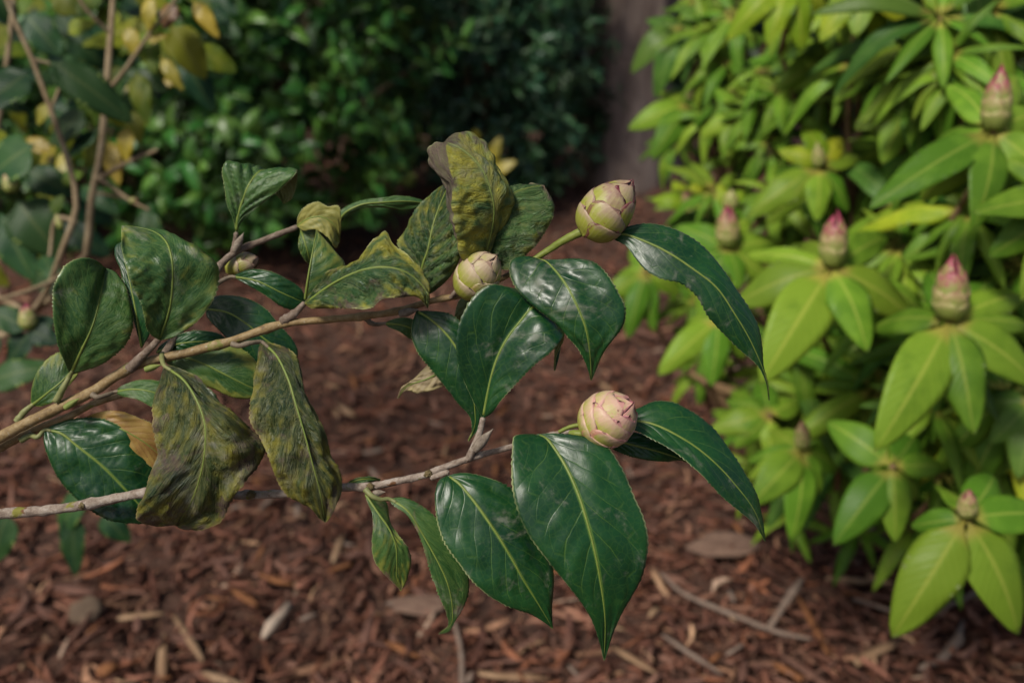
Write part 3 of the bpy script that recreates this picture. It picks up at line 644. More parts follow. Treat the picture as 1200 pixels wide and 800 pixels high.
def axis_matrix(base, tip, roll):
    z = Vector(tip-base).normalized(); x = Vector((0.3, 0.2, 1)).cross(z).normalized(); y = z.cross(x)
    R = Matrix((x, y, z)).transposed().to_4x4()
    return Matrix.Translation(Vector(base)) @ R @ Matrix.Rotation(roll, 4, 'Z')
def core_mesh(Lb, Rb, peak, mat, pink):
    zs = np.linspace(0, 1, 15); V = []; uv = []
    for z in zs:
        r = 0.93*Rb*float(prof(z, peak))
        for j in range(16): V.append((r*math.cos(j*math.pi/8), r*math.sin(j*math.pi/8), z*Lb*0.97)); uv.append((0.6+0.4*z, 0.5+0.3*math.sin(j*1.2)))
    F = [[i*16+j, i*16+(j+1) % 16, (i+1)*16+(j+1) % 16, (i+1)*16+j] for i in range(14) for j in range(16)]
    return mesh_from('bud_core', V, F, M[mat], uv, {'pink': np.full(len(V), pink)})
def camellia_bud(parent, ploc, base, tip, wpx, mat, tiers, roll, peak=0.42, pink=1.0, label=None):
    b3, t3 = P3(base), P3(tip); Lb = float(np.linalg.norm(t3-b3)); Rb = wpx/2*MMPX*0.001*0.93
    o = link('bud', core_mesh(Lb, Rb, peak, mat, pink), parent)
    Mx = axis_matrix(b3, t3, roll); o.matrix_basis = Matrix.Translation(-Vector(ploc)) @ Mx
    if label: o['label'] = label
    nt = len(tiers)
    for ti, (z0, z1, W, cnt, ph, lift) in enumerate(tiers):
        for c in range(cnt):
            j = random.uniform(-1, 1)
            V, F, uv = scale_geo(z0+0.015*j, z1+0.025*j, ph+2*math.pi*c/cnt+0.12*j, W*1.12*(1+0.08*j), 0.008+(nt-1-ti)*0.026+0.022*c/cnt, lift*0.15*(1+0.5*j), Lb, Rb, peak, tilt=j)
            me = mesh_from('bud_scale', V, F, M[mat], uv, {'pink': np.full(len(V), pink*(0.8+0.5*random.random())*(0.8+0.3*ti/max(1, nt-1)))})
            link('scale', me, o)
    return o
def small_bud(parent, ploc, base, tip, wpx, name='axillary_bud', mat='twig_grey_bud'):
    b3, t3 = P3(base), P3(tip); Lb = float(np.linalg.norm(t3-b3)); Rb = wpx/2*MMPX*0.001
    zs = np.linspace(0, 1, 12); V = []
    for z in zs:
        r = Rb*max(0.03, (math.sin(math.pi*min(1, z*0.62+0.30))**1.0)*(1-z**4))
        for j in range(10):
            a = j*math.pi/5; V.append((r*(1+0.08*math.cos(2*a+5*z))*math.cos(a), r*math.sin(a), z*Lb))
    F = [[i*10+j, i*10+(j+1) % 10, (i+1)*10+(j+1) % 10, (i+1)*10+j] for i in range(11) for j in range(10)]
    o = link(name, mesh_from(name, V, F, M[mat]), parent)
    o.matrix_basis = Matrix.Translation(-Vector(ploc)) @ axis_matrix(b3, t3, 0.4)
    return o
def crust(parent, ploc, c, rpx, seed):
    """lumpy patch of lichen clasping the stem"""
    p = P3(c); bm = bmesh.new(); bmesh.ops.create_icosphere(bm, subdivisions=3, radius=1.0)
    for v in bm.verts:
        k = 0.95+0.55*mnoise.noise(v.co*2.2+Vector((seed, 0, 0)))+0.2*mnoise.noise(v.co*6+Vector((0, seed, 0)))
        v.co = Vector((v.co.x*rpx*1.1, v.co.y*rpx, v.co.z*rpx))*k*MMPX*0.001
    me = bpy.data.meshes.new('lichen'); bm.to_mesh(me); bm.free(); me.materials.append(M['lichen'])
    me.polygons.foreach_set('use_smooth', np.ones(len(me.polygons), dtype=bool))
    o = link('lichen', me, parent); o.location = Vector(p-ploc); return o

# =================== upper branch
UB = P3((-40, 535, 10)); ub = link('camellia_branch', None); ub.location = Vector(UB)
tag(ub, 'upper camellia branch on a tan woody stem with curled mottled leaves and two pale buds', 'branch')
stem_part(ub, UB, 'stem', [(-40, 535, 10), (0, 512, 9), (55, 484, 8), (106, 460, 8), (154, 430, 8), (220, 413, 7), (267, 401, 6), (330, 380, 6), (390, 374, 7), (430, 370, 8), (468, 364, 9), (504, 353, 10), (544, 345, 11), (598, 321, 12), (624, 306, 10)],
          [7.8, 6.9, 6.7, 6.5, 6.2, 5.7, 5.5, 5.2, 4.4, 4.2, 4.2, 3.8, 3.5, 3.4, 3.4], 'stem_tan', n=120,
          nodes=((0.30, 0.16, 0.012), (0.46, 0.2, 0.012), (0.55, 0.35, 0.012), (0.70, 0.3, 0.008), (0.76, 0.25, 0.01), (0.84, 0.25, 0.01)))
stem_part(ub, UB, 'flower_stalk', [(618, 309, 10), (640, 295, 8), (662, 281, 5), (690, 268, 2)], [3.6, 4.0, 4.8, 6.0], 'stem_green', n=30)
stem_part(ub, UB, 'twig', [(-40, 541, 16), (0, 524, 16), (34, 506, 15), (80, 488, 14), (112, 472, 15), (150, 461, 18), (205, 440, 24)], [6, 5.5, 5, 4.4, 3.8, 3.4, 2.2], 'stem_tan')
stem_part(ub, UB, 'twig', [(190, 420, 12), (222, 366, 24), (246, 328, 32), (258, 311, 35), (272, 298, 37), (310, 281, 40), (348, 266, 42)], [5, 5, 4.6, 4.6, 4.4, 3.8, 3.6], 'stem_twig', nodes=((0.55, 0.3, 0.02), (0.75, 0.25, 0.015), (0.9, 0.2, 0.015)))
stem_part(ub, UB, 'twig', [(330, 377, 6), (343, 369, 5), (357, 355, 4)], [5.6, 4.8, 3.0], 'stem_twig', n=20, nodes=((0.2, 0.2, 0.06), (0.5, 0.2, 0.05)))
stem_part(ub, UB, 'twig', [(152, 432, 7), (168, 416, 4), (182, 402, 3), (187, 396, 2)], [6.5, 5.4, 4.4, 3.6], 'stem_twig', n=24)
stem_part(ub, UB, 'twig', [(272, 299, 37), (275, 285, 36), (277, 273, 35)], [3.8, 3.2, 3.0], 'stem_twig', n=16)
stem_part(ub, UB, 'twig', [(528, 349, 9), (536, 340, 7), (543, 337, 5)], [2.8, 2.8, 3.2], 'stem_twig', n=16)
small_bud(ub, UB, (275, 294, 35), (286, 272, 33), 11)
small_bud(ub, UB, (468, 368, 4), (492, 362, 3), 10)
small_bud(ub, UB, (76, 478, 4), (94, 466, 4), 8, mat='bud_green')
small_bud(ub, UB, (170, 433, 3), (190, 427, 3), 8, mat='bud_green')
def UL(**k): return camellia_leaf(ub, UB, **k)
# A: upright ovate leaf over the lower left of the stem
UL(M_=[(82, 440), (93, 416), (109, 380), (118, 345), (124, 314)], L=[(80, 434), (68, 402), (62, 365), (65, 332), (78, 310), (96, 302), (112, 305)],
   R=[(95, 436), (128, 420), (150, 400), (156, 378), (150, 348), (142, 328), (133, 317)], d0=0, zs=(4, -5, 10), kL=-0.5, kR=0.5, mat='leaf_mid', yel=(0.3, 0.1, 0), quilt=0.35, wave=0.6,
   pet=[(66, 470, 2), (74, 455, 0)], rib=0.95, rumple=0.6, label='upright leaf with a pale midrib')
# B: tall folded leaf with its tip curled left
UL(M_=[(186, 398), (197, 368), (202, 330), (201, 302), (194, 282, 4), (180, 271, 8), (160, 266, 8), (143, 264, 4)], L=[(179, 394), (164, 352), (154, 330), (145, 298), (142, 277)],
   R=[(193, 397), (222, 383), (246, 358), (257, 330), (256, 311), (240, 296, 2), (222, 286, 6), (205, 279, 12), (175, 272, 14), (152, 268, 9)], d0=-3, zs=(3, -3, 2), kL=-0.5, kR=0.45, mat='leaf_mid', yel=(0.33, 0.2, 0),
   quilt=0.7, wave=0.7, rib=1.0, rumple=1.0, label='folded upright leaf with a curled tip')
UL(M_=[(166, 408), (160, 370), (152, 330), (141, 284)], L=[(160, 388), (148, 352), (140, 314), (134, 295), (136, 287)], R=[(176, 390), (178, 345), (164, 300), (146, 282)], d0=10, kL=0.2, kR=-0.2, mat='leaf_deep', yel=(0.2, 0.3, 0))
# C: small leaf far left
UL(M_=[(36, 476), (56, 460), (74, 445), (90, 424)], L=[(36, 468), (37, 452), (48, 430), (62, 416), (76, 412)], R=[(48, 476), (66, 468), (80, 452), (92, 436)], d0=14, mat='leaf_mid', yel=(0.3, 0.4, 0.3), pet=[(20, 494, 0), (27, 484, 0)], rib=1.0)
# D: large dull leaf hanging under the stem
UL(M_=[(192, 428), (216, 446), (231, 470), (240, 498), (240, 526), (234, 560), (223, 590), (207, 616, 4)],
   L=[(188, 438), (186, 450), (184, 480), (183, 510), (183, 540), (178, 560), (170, 582), (160, 606), (165, 615, 3), (186, 619, 5)],
   R=[(208, 433), (226, 445), (244, 463), (262, 478), (280, 488), (298, 506), (311, 528), (303, 546), (286, 564), (271, 586), (258, 610, 3), (232, 618, 5)],
   d0=-8, zs=(6, -8, 4), kL=0.12, kR=0.25, mat='leaf_dull', yel=(0.45, 0.2, 0.1), brn=(0.46, 0.15, 0.1), quilt=1.0, wave=2.0, camber=0.05, pet=[(190, 415, 10), (190, 422, 4)], rumple=2.3, label='large dull mottled leaf hanging below the stem')
# E: narrow mottled hanging leaf
UL(M_=[(306, 400), (322, 414), (336, 440), (348, 478), (358, 512), (366, 542), (374, 572), (381, 612)],
   L=[(305, 412), (299, 440), (295, 472), (298, 492), (308, 516), (318, 530), (326, 560), (340, 583), (352, 592), (364, 598), (373, 608)],
   R=[(320, 403), (336, 409), (347, 422), (353, 440), (363, 468), (378, 508), (390, 538), (402, 567), (394, 588), (385, 606)],
   d0=-8, zs=(10, -6, 2), kL=0.1, kR=0.7, mat='leaf_dull', yel=(0.38, 0.3, 0.2), brn=(0.42, 0.1, 0.1), quilt=1.0, wave=1.4, pet=[(272, 403, -4), (280, 405, -5), (292, 402, -4)], petmat='petiole_grey', rumple=2.0, label='long mottled hanging leaf')
# leaves behind the stem
UL(M_=[(194, 424), (216, 419), (236, 425), (262, 438), (288, 451), (310, 460)], L=[(202, 416), (225, 406), (255, 402), (280, 407), (300, 424)], R=[(202, 434), (230, 448), (254, 458), (286, 467), (302, 465)], d0=16, kL=0.3, kR=0.2, mat='leaf_mid', yel=(0.35, 0.8, 0.1), wave=0.7)
UL(M_=[(183, 413), (205, 404), (240, 400), (272, 402)], L=[(186, 407), (200, 397), (218, 389), (244, 388), (262, 394)], R=[(190, 416), (220, 416), (252, 410)], d0=20, mat='leaf_deep')
UL(M_=[(241, 362), (266, 366), (290, 380), (310, 397), (330, 410), (348, 424)], L=[(250, 348), (270, 346), (290, 350), (310, 361), (330, 384), (344, 400), (349, 414)], R=[(242, 370), (248, 378), (258, 388), (272, 404), (290, 420), (312, 432), (334, 430)], d0=26, kL=0.2, kR=-0.1, mat='leaf_deep', yel=(0.05, 0, 0), wave=0.6)
UL(M_=[(272, 324), (300, 329), (330, 343), (360, 356)], L=[(278, 321), (292, 316), (316, 318), (336, 327), (353, 339)], R=[(280, 328), (294, 336), (314, 348), (330, 359), (345, 363)], d0=32, mat='leaf_deep', yel=(0.15, 0, 0), pet=[(250, 336, 0), (258, 330, 0)], petmat='petiole_grey')
UL(M_=[(134, 459), (156, 456), (184, 461), (214, 482)], L=[(140, 454), (160, 446), (186, 446), (206, 460)], R=[(138, 462), (156, 466), (184, 479), (202, 484)], d0=6, kL=0.3, kR=-0.3, mat='leaf_mid', yel=(0.2, 0.1, 0), pet=[(108, 462, -4), (114, 465, -5), (124, 463, -3)], petmat='petiole_grey')
UL(M_=[(92, 492), (130, 498), (166, 516), (196, 540)], L=[(104, 487), (120, 482), (142, 482), (162, 489), (184, 501), (196, 518)], R=[(110, 502), (140, 518), (165, 538), (184, 548)], d0=18, mat='leaf_orange', under='leaf_orange', yel=(0.6, 0.2, 0), wave=0.8, label='orange brown dying leaf')
# G: broad bluish leaf at the lower left
UL(M_=[(52, 503), (70, 507), (90, 522), (120, 546), (150, 577), (182, 612)], L=[(66, 496), (90, 490), (120, 491), (144, 501), (166, 517), (180, 536), (188, 562), (188, 592)],
   R=[(52, 516), (58, 536), (66, 556), (76, 571), (90, 585), (110, 599), (126, 607), (146, 611), (164, 613)], d0=16, zs=(-4, -4, 4), kL=0.3, kR=-0.05, mat='leaf_deep', yel=(0.12, 0.25, 0), quilt=1.2, wave=1.2, pet=[(24, 516, 0), (36, 510, 0), (44, 512, -2)], rib=0.8, rumple=0.5, label='broad blue green glossy leaf')
# H: ribbed leaf on the back twig, tip rolled over
UL(M_=[(277, 272), (278, 258), (284, 236), (292, 216), (304, 201, 4), (320, 205, 13), (330, 222, 17), (333, 239, 18)], L=[(273, 258), (266, 240), (263, 220), (261, 196), (264, 190), (280, 191, 5), (298, 195, 10), (314, 216, 17)],
   R=[(283, 260), (300, 244), (316, 231), (332, 218), (346, 204), (348, 199, 3), (348, 212, 8), (343, 232, 13)], d0=34, zs=(2, -2, 2), kL=-0.2, kR=-0.1, mat='leaf_mid', yel=(-0.1, 0.1, 0), brn=(0, 0, 0.6), quilt=2.6, wave=0.5, rib=0.9, label='ribbed leaf with its tip rolled under')
# I, J: yellowish curled leaves at the twig's end
UL(M_=[(348, 265), (362, 256), (376, 254), (390, 262), (398, 284)], L=[(349, 254), (358, 242), (372, 237), (384, 242), (396, 241), (399, 260)], R=[(354, 270), (368, 268), (382, 276), (393, 290)], d0=40, kL=-0.3, kR=-0.2, mat='leaf_under', yel=(0.7, 0.2, 0), wave=0.8)
UL(M_=[(352, 268), (358, 286), (365, 313)], L=[(350, 280), (353, 298)], R=[(368, 272), (374, 292)], d0=44, mat='leaf_mid', yel=(0.5, 0.2, 0))
UL(M_=[(394, 268), (402, 252), (420, 241), (450, 237), (480, 236), (500, 238)], L=[(400, 246), (418, 236), (450, 232), (480, 231), (494, 234)], R=[(402, 258), (420, 246), (450, 244), (480, 245), (494, 241)], d0=44, kL=0.8, kR=0.8, mat='leaf_mid', pet=[(386, 276, 2), (390, 272, 0)])
UL(M_=[(357, 352), (360, 330), (366, 296), (371, 269)], L=[(362, 348, 8), (371, 325, 16), (378, 298, 14)], R=[(368, 350), (388, 338), (403, 320), (404, 308), (396, 298), (382, 282)], d0=8, kL=0.2, kR=0.45, mat='leaf_mid', yel=(0.55, 0.2, 0.2), brn=(0.1, 0.2, 0.1), flip=False)
# K: wide rumpled leaf above the stem
UL(M_=[(357, 356), (390, 332), (414, 320), (434, 314), (454, 313), (474, 318), (490, 329), (500, 344), (501, 361)],
   L=[(370, 338), (394, 320), (414, 303), (428, 285), (438, 277), (452, 271), (459, 283), (474, 296), (489, 312), (499, 332)],
   R=[(362, 360), (380, 361), (406, 362), (438, 361), (447, 353), (466, 350), (488, 348), (496, 355)],
   d0=-6, zs=(6, -5, -2), kL=0.55, kR=-0.25, mat='leaf_mottled', yel=(0.38, 0.4, 0.25), brn=(0.38, 0.15, 0.1), quilt=3.6, wave=1.3, rib=0.8, rumple=1.6, label='rumpled leaf streaked yellow and grey')
# L1: quilted leaf, stalk end down
UL(M_=[(501, 346), (494, 320), (502, 290), (508, 262), (518, 234), (527, 214)], L=[(492, 326), (478, 300), (466, 287), (478, 263), (490, 241), (506, 226), (518, 218)], R=[(508, 342), (522, 331), (535, 313), (541, 292), (540, 268), (538, 240), (533, 222)],
   d0=6, zs=(3, -3, 5), kL=0.35, kR=0.15, mat='leaf_mottled', yel=(0.38, 0.1, 0.1), brn=(0.2, 0, 0), quilt=2.8, wave=0.7, rib=0.75, rumple=1.0, label='quilted olive green leaf')
# Mx: broad leaf to the right
UL(M_=[(570, 304), (575, 288), (585, 256), (592, 236), (602, 226), (620, 220), (637, 217)], L=[(566, 296, 4), (570, 262, 8), (580, 236, 10), (598, 222, 8), (618, 217, 4)], R=[(576, 310), (594, 316), (614, 300), (632, 281), (643, 262), (648, 245), (645, 230)],
   d0=4, zs=(2, 0, 6), kL=0.1, kR=0.2, mat='leaf_mottled', yel=(0.36, 0.15, -0.1), brn=(0.15, 0.35, 0.3), quilt=2.2, wave=0.8, rib=0.7, rumple=1.5, label='broad mottled leaf')
# L2: tallest leaf with brown curled margin
UL(M_=[(566, 308), (575, 276), (579, 246), (574, 220), (564, 197), (551, 182), (536, 172), (521, 166)], L=[(548, 306), (542, 298), (536, 268), (532, 238), (531, 216), (526, 190), (523, 174)],
   L2=[(547, 305, 2), (541, 296, 3), (535, 266, 4), (529, 230, 7), (518, 212, 9), (506, 192, 10), (502, 174, 9), (510, 167, 5)],
   R=[(572, 304, 2), (584, 270, 5), (591, 240, 6), (596, 220, 5), (589, 204, 5), (579, 184, 6), (568, 170, 6), (554, 161, 6), (538, 157, 5), (527, 160, 3)],
   d0=-4, zs=(8, -4, 0), kL=-0.5, kR=0.9, mat='leaf_mottled', yel=(0.66, 0.2, 0), brn=(0.32, 0.1, 0.5), brn2=1.2, quilt=0.5, wave=0.8, rib=0.6, rumple=1.5, label='tallest leaf, yellow green with a brown curled margin')
# N: glossy leaf in front
UL(M_=[(626, 303), (637, 305), (650, 316), (663, 333), (676, 358), (686, 384), (691, 412), (693, 446)],
   L=[(608, 303), (599, 308), (598, 322), (605, 338), (620, 354), (644, 374), (666, 394), (682, 414), (689, 432)],
   R=[(642, 303), (670, 302), (696, 308), (710, 322), (721, 340), (731, 364), (730, 375), (720, 392), (708, 409), (700, 428)],
   d0=-10, zs=(10, -6, 6), kL=0.25, kR=0.2, mat='leaf_deep', yel=(0.0, 0, 0.35), brn=(0, 0, 0), quilt=0.7, wave=1.3, rib=0.7, label='glossy pointed leaf')
# O: long arching leaf beside the upper bud
UL(M_=[(714, 277), (728, 274), (746, 279), (768, 288), (790, 300), (812, 315), (840, 337), (860, 366), (880, 400), (892, 427), (900, 450), (902, 470)],
   L=[(722, 271), (736, 266), (760, 263), (785, 268), (812, 281), (834, 300), (856, 328), (873, 353), (889, 383), (894, 408), (896, 430), (901, 452)],
   R=[(720, 281), (732, 287), (744, 302), (757, 317), (772, 326), (800, 333), (814, 344), (832, 372), (852, 394), (870, 412), (888, 428), (897, 446)],
   d0=0, zs=(2, -8, 8), kL=0.8, kR=-0.1, mat='leaf_deep', yel=(-0.1, 0, 0.1), quilt=0.2, wave=0.5, rib=0.75, camber=0.03, label='long arching leaf beside the upper bud')
# Q: leaf hanging from the stem behind the centre, Q2 dried, Q3 small
UL(M_=[(488, 364), (500, 371), (520, 388), (534, 406), (548, 440), (556, 475), (556, 500), (549, 517)], L=[(484, 374), (482, 390), (488, 410), (502, 430), (520, 452), (536, 472), (552, 492), (553, 506)], R=[(506, 364), (526, 367), (540, 377), (556, 410), (566, 450), (566, 485), (558, 506)],
   d0=4, zs=(2, -2, 6), kL=0.1, kR=0.2, mat='leaf_deep', yel=(0.0, 0, 0.3), brn=(0.1, 0, 0), quilt=0.6, wave=0.8)
UL(M_=[(530, 430), (500, 444), (474, 455), (466, 467)], L=[(518, 416), (500, 428), (482, 445), (469, 455)], R=[(528, 446), (516, 454), (490, 460), (472, 460)], d0=20, mat='leaf_tan', under='leaf_tan', yel=(0.3, 0.3, 0), quilt=0.8, wave=0.9, label='dried tan leaf')
UL(M_=[(450, 379), (472, 381), (500, 395)], L=[(456, 376), (472, 372), (492, 379)], R=[(454, 382), (468, 388), (484, 398)], d0=16, mat='leaf_mid', pet=[(428, 372, -4), (434, 378, -3), (442, 380, 0)], petmat='petiole_grey')
UL(M_=[(552, 346), (546, 364), (534, 392)], L=[(540, 350), (533, 368)], R=[(558, 362), (548, 384)], d0=30, mat='leaf_under', yel=(0.2, 0, 0))
# buds
T1 = [(0.0, 0.34, 0.95, 4, 0.3, 0.01), (0.06, 0.62, 1.02, 3, 1.0, 0.02), (0.2, 0.86, 1.05, 3, 2.1, 0.02), (0.3, 0.98, 1.0, 3, 0.4, 0.03), (0.45, 1.03, 0.9, 2, 1.3, 0.02)]
camellia_bud(ub, UB, (687, 275, 1), (740, 213, -6), 60, 'bud', T1, 0.7, 0.42, 1.0, 'pale green bud with pink edged scales on the upper stalk')
camellia_bud(ub, UB, (542, 343, 2), (581, 300, -10), 51, 'bud', [(0.0, 0.4, 1.0, 4, 0.0, 0.01), (0.1, 0.72, 1.1, 3, 0.8, 0.02), (0.25, 0.95, 1.1, 3, 1.7, 0.02), (0.4, 1.02, 1.0, 3, 0.1, 0.02)], 2.3, 0.48, 0.55, 'round cream green bud at the crook of the stem')
camellia_bud(ub, UB, (266, 316, 44), (304, 302, 42), 30, 'bud', [(0.0, 0.5, 1.0, 3, 0.0, 0.01), (0.1, 0.85, 1.1, 3, 0.8, 0.02), (0.3, 1.0, 1.0, 2, 1.7, 0.02)], 1.0, 0.5, 0.6, 'small bud behind the back twig')

# =================== lower branch
LB = P3((-40, 606, 8)); lb = link('camellia_branch', None); lb.location = Vector(LB)
tag(lb, 'lower camellia branch on a grey lichened stem with large glossy leaves and one pink bud', 'branch')
stem_part(lb, LB, 'stem', [(-40, 606, 6), (0, 602, 6), (60, 597, 5), (100, 591, 5), (172, 577, 6), (270, 580, 7), (334, 578, 7), (402, 571, 6), (432, 570, 5), (468, 563, 4), (500, 556, 4), (520, 548, 4), (550, 537, 4), (600, 523, 5), (630, 514, 6), (656, 507, 5), (686, 506, 2)],
          [6.8, 6.5, 6.2, 5.8, 5.6, 5.4, 5.2, 5.0, 5.2, 4.8, 4.8, 4.4, 4.2, 3.8, 3.4, 3.2, 3.2], 'stem_grey', n=140, bump=0.26,
          nodes=((0.20, 0.25, 0.01), (0.29, 0.2, 0.008), (0.45, 0.35, 0.008), (0.64, 0.25, 0.008), (0.75, 0.22, 0.01), (0.82, 0.2, 0.008)))
stem_part(lb, LB, 'twig', [(549, 538, 3), (556, 522, 1), (563, 504, 0), (566, 490, -1)], [4.6, 4.4, 3.8, 3.4], 'stem_grey', n=24)
stem_part(lb, LB, 'twig', [(506, 560, 2), (516, 556, -1), (525, 553, -3)], [3.2, 3.8, 3.2], 'stem_grey', n=14)
stem_part(lb, LB, 'flower_stalk', [(655, 506, 4), (668, 500, 3), (684, 497, 2)], [2.2, 2.4, 2.8], 'stem_green', n=16)
stem_part(lb, LB, 'flower_stalk', [(668, 508, 0), (678, 508, -2), (690, 510, -2)], [4.0, 4.6, 4.2], 'stem_green', n=16)
small_bud(lb, LB, (556, 527, -3), (578, 502, -5), 13)
small_bud(lb, LB, (438, 578, 0), (452, 576, -2), 8)
for i, (x, y, z, r) in enumerate([(97, 592, 3.6, 4.6), (294, 579, 4, 5.0), (502, 555, 2.2, 4.4), (434, 570, 3.2, 4.6)]): crust(lb, LB, (x, y, z), r, i*3.1)
def LL(**k): return camellia_leaf(lb, LB, **k)
# P: cupped glossy leaf on the short twig
LL(M_=[(566, 490), (570, 468), (576, 440), (584, 416), (596, 394), (610, 376), (624, 360), (640, 364, 8), (652, 386, 16), (651, 412, 18), (650, 435, 16)],
   L=[(561, 482), (550, 460), (540, 436), (535, 412), (536, 392), (541, 374), (552, 354), (564, 341), (580, 333), (604, 335, 5), (634, 346, 14), (656, 382, 22), (655, 412, 20)],
   R=[(573, 486), (585, 470), (606, 448), (630, 424), (646, 410), (660, 394, 2), (664, 386, 8), (660, 400, 14), (652, 420, 17)],
   d0=-3, zs=(2, -3, 4), kL=-0.35, kR=-0.45, mat='leaf_deep', yel=(-0.1, 0, 0.1), quilt=0.8, wave=1.1, rib=0.85, camber=0.03, label='cupped glossy leaf on the short grey twig')
# R1: the largest leaf
LL(M_=[(628, 509), (638, 512), (651, 527), (664, 548), (677, 577), (688, 611), (697, 646), (704, 684), (709, 725), (708, 774)],
   L=[(612, 510), (602, 512), (600, 526), (599, 548), (601, 576), (608, 602), (620, 627), (638, 652), (656, 674), (680, 704), (694, 727), (702, 750)],
   R=[(642, 508), (664, 509), (688, 513), (709, 521), (727, 545), (741, 578), (754, 608), (759, 632), (754, 667), (741, 696), (727, 720), (717, 744), (711, 764)],
   d0=-14, zs=(12, -6, 8), kL=-0.14, kR=0.32, mat='leaf_deep', yel=(-0.2, -0.05, 0.1), quilt=0.6, wave=0.9, rib=1.0, nh=12, label='largest leaf, deep glossy green with a yellow midrib')
# R2
LL(M_=[(524, 557), (534, 563), (549, 579), (572, 610), (598, 651), (614, 680), (630, 706), (648, 736)],
   L=[(516, 561), (510, 576), (510, 592), (513, 614), (521, 636), (537, 659), (556, 683), (578, 701), (602, 713), (626, 722)],
   R=[(537, 554), (560, 556), (580, 562), (598, 572), (614, 592), (632, 622), (646, 650), (650, 672), (648, 698), (647, 716)],
   d0=-6, zs=(3, -6, 6), kL=-0.15, kR=0.45, mat='leaf_deep', yel=(-0.1, 0, 0.1), brn=(0.1, 0, 0), quilt=1.0, wave=1.2, rib=0.9, label='glossy leaf tucked beside the largest leaf')
# R3 drooping, R4 twisted
LL(M_=[(456, 584), (474, 595), (494, 624), (512, 656), (524, 682), (530, 712), (529, 730), (514, 743)], L=[(458, 588), (476, 602), (491, 626), (500, 652), (508, 678), (516, 700), (523, 718), (525, 732)], R=[(470, 582), (492, 591), (510, 606), (530, 638), (546, 662), (550, 682), (548, 698), (540, 716), (533, 728), (526, 740)],
   d0=0, kL=-0.4, kR=0.5, mat='leaf_mid', yel=(0.15, 0, 0.2), brn=(0.35, 0.1, 0.1), quilt=0.2, wave=0.5, pet=[(428, 573, -2), (436, 581, -3), (446, 585, -2)], label='drooping folded leaf with a brownish tip')
LL(M_=[(428, 578), (443, 600), (457, 621), (464, 640), (465, 656), (465, 676), (470, 692)], L=[(430, 586), (436, 600), (437, 616), (436, 636), (439, 657), (450, 672), (461, 683)], R=[(438, 580, 4), (451, 588, 6), (457, 606, 4), (467, 627), (477, 640), (482, 654), (479, 672), (474, 686)],
   d0=6, kL=-0.2, kR=0.3, mat='leaf_mid', yel=(0.4, 0.1, 0.3), brn=(0.3, 0.2, 0.3), quilt=0.6, wave=0.8, label='small twisted leaf')
# long leaves by the lower bud
LL(M_=[(716, 496), (746, 493), (766, 497), (790, 508), (816, 524), (841, 545), (862, 568), (884, 598), (897, 634)],
   L=[(730, 484), (750, 477), (766, 470), (786, 470), (810, 481), (832, 497), (854, 524), (874, 556), (888, 580), (894, 606)],
   R=[(722, 504), (742, 504), (760, 513), (784, 526), (808, 544), (830, 564), (850, 585), (868, 600), (884, 614)],
   d0=8, zs=(2, -6, 8), kL=0.75, kR=-0.8, mat='leaf_deep', yel=(-0.1, 0, 0.1), quilt=0.2, wave=0.5, rib=0.9, camber=0.02, label='long arching leaf beside the pink bud')
LL(M_=[(704, 512), (745, 522), (782, 532), (822, 548)], L=[(725, 505), (760, 510), (795, 524)], R=[(712, 522), (734, 533), (756, 538), (780, 541), (804, 541)], d0=18, kL=0.3, kR=0.2, mat='leaf_deep', yel=(-0.2, 0, 0))
LL(M_=[(402, 572), (414, 564), (430, 561), (446, 562)], L=[(408, 565), (424, 559), (438, 559)], R=[(412, 569), (430, 566)], d0=10, mat='leaf_mid')
camellia_bud(lb, LB, (689, 505, 2), (741, 473, -12), 65, 'bud_pink', [(0.0, 0.36, 1.0, 4, 0.9, 0.015), (0.05, 0.62, 1.1, 3, 0.2, 0.02), (0.15, 0.8, 1.1, 3, 1.3, 0.02), (0.3, 0.93, 1.0, 4, 0.7, 0.025), (0.5, 1.05, 0.9, 3, 0.2, 0.03)], 0.4, 0.48, 0.65, 'plump cream bud with a pink tip')
# ------------------------------------------------------------------ rhododendron on the right
def rh_bud_mesh(Lb, Rb, seed, pink):
    random.seed(seed); VV, FF, UV = [], [], []; PK = []; o = 0
    s_ = random.uniform(-.05, .05); tiers = [(0.0, 0.36+s_, 1.0, 4, 0.3+9*s_, 0.05), (0.05, 0.58+s_, 1.0, 4, 1.0+9*s_, 0.05), (0.22, 0.82, 1.0, 4, 2.1+7*s_, 0.05), (0.40, 1.05, 0.9, 3, 0.4+5*s_, 0.03)]
    for ti, (z0, z1, W, c_, ph, lift) in enumerate(tiers):
        for c in range(c_):
            j = random.uniform(-1, 1)
            V, F, uv = scale_geo(z0+0.02*j, z1+0.04*j, ph+2*math.pi*c/c_, W, 0.02+(3-ti)*0.03, lift, Lb, Rb, 0.40+s_, na=7, nb=7)
            VV.append(V); FF.append(F+o); UV.append(uv); PK.append(np.full(len(V), pink*(0.1, 0.5, 1.5, 2.6)[ti]*random.uniform(.6, 1.2))); o += len(V)
    return mesh_from('rhododendron_bud', np.concatenate(VV), np.concatenate(FF), M['rh_bud'], np.concatenate(UV), {'pink': np.concatenate(PK)})
RB = at(1180, 470, 1.45); RB[2] = 0.0
rh = link('rhododendron_bush', None); rh.location = Vector(RB)
tag(rh, 'big light green rhododendron with pink tipped buds growing over the mulch', 'bush')
rh_leaves = []          # (mesh, world matrix, shoot) for every leaf before deciding which stay single
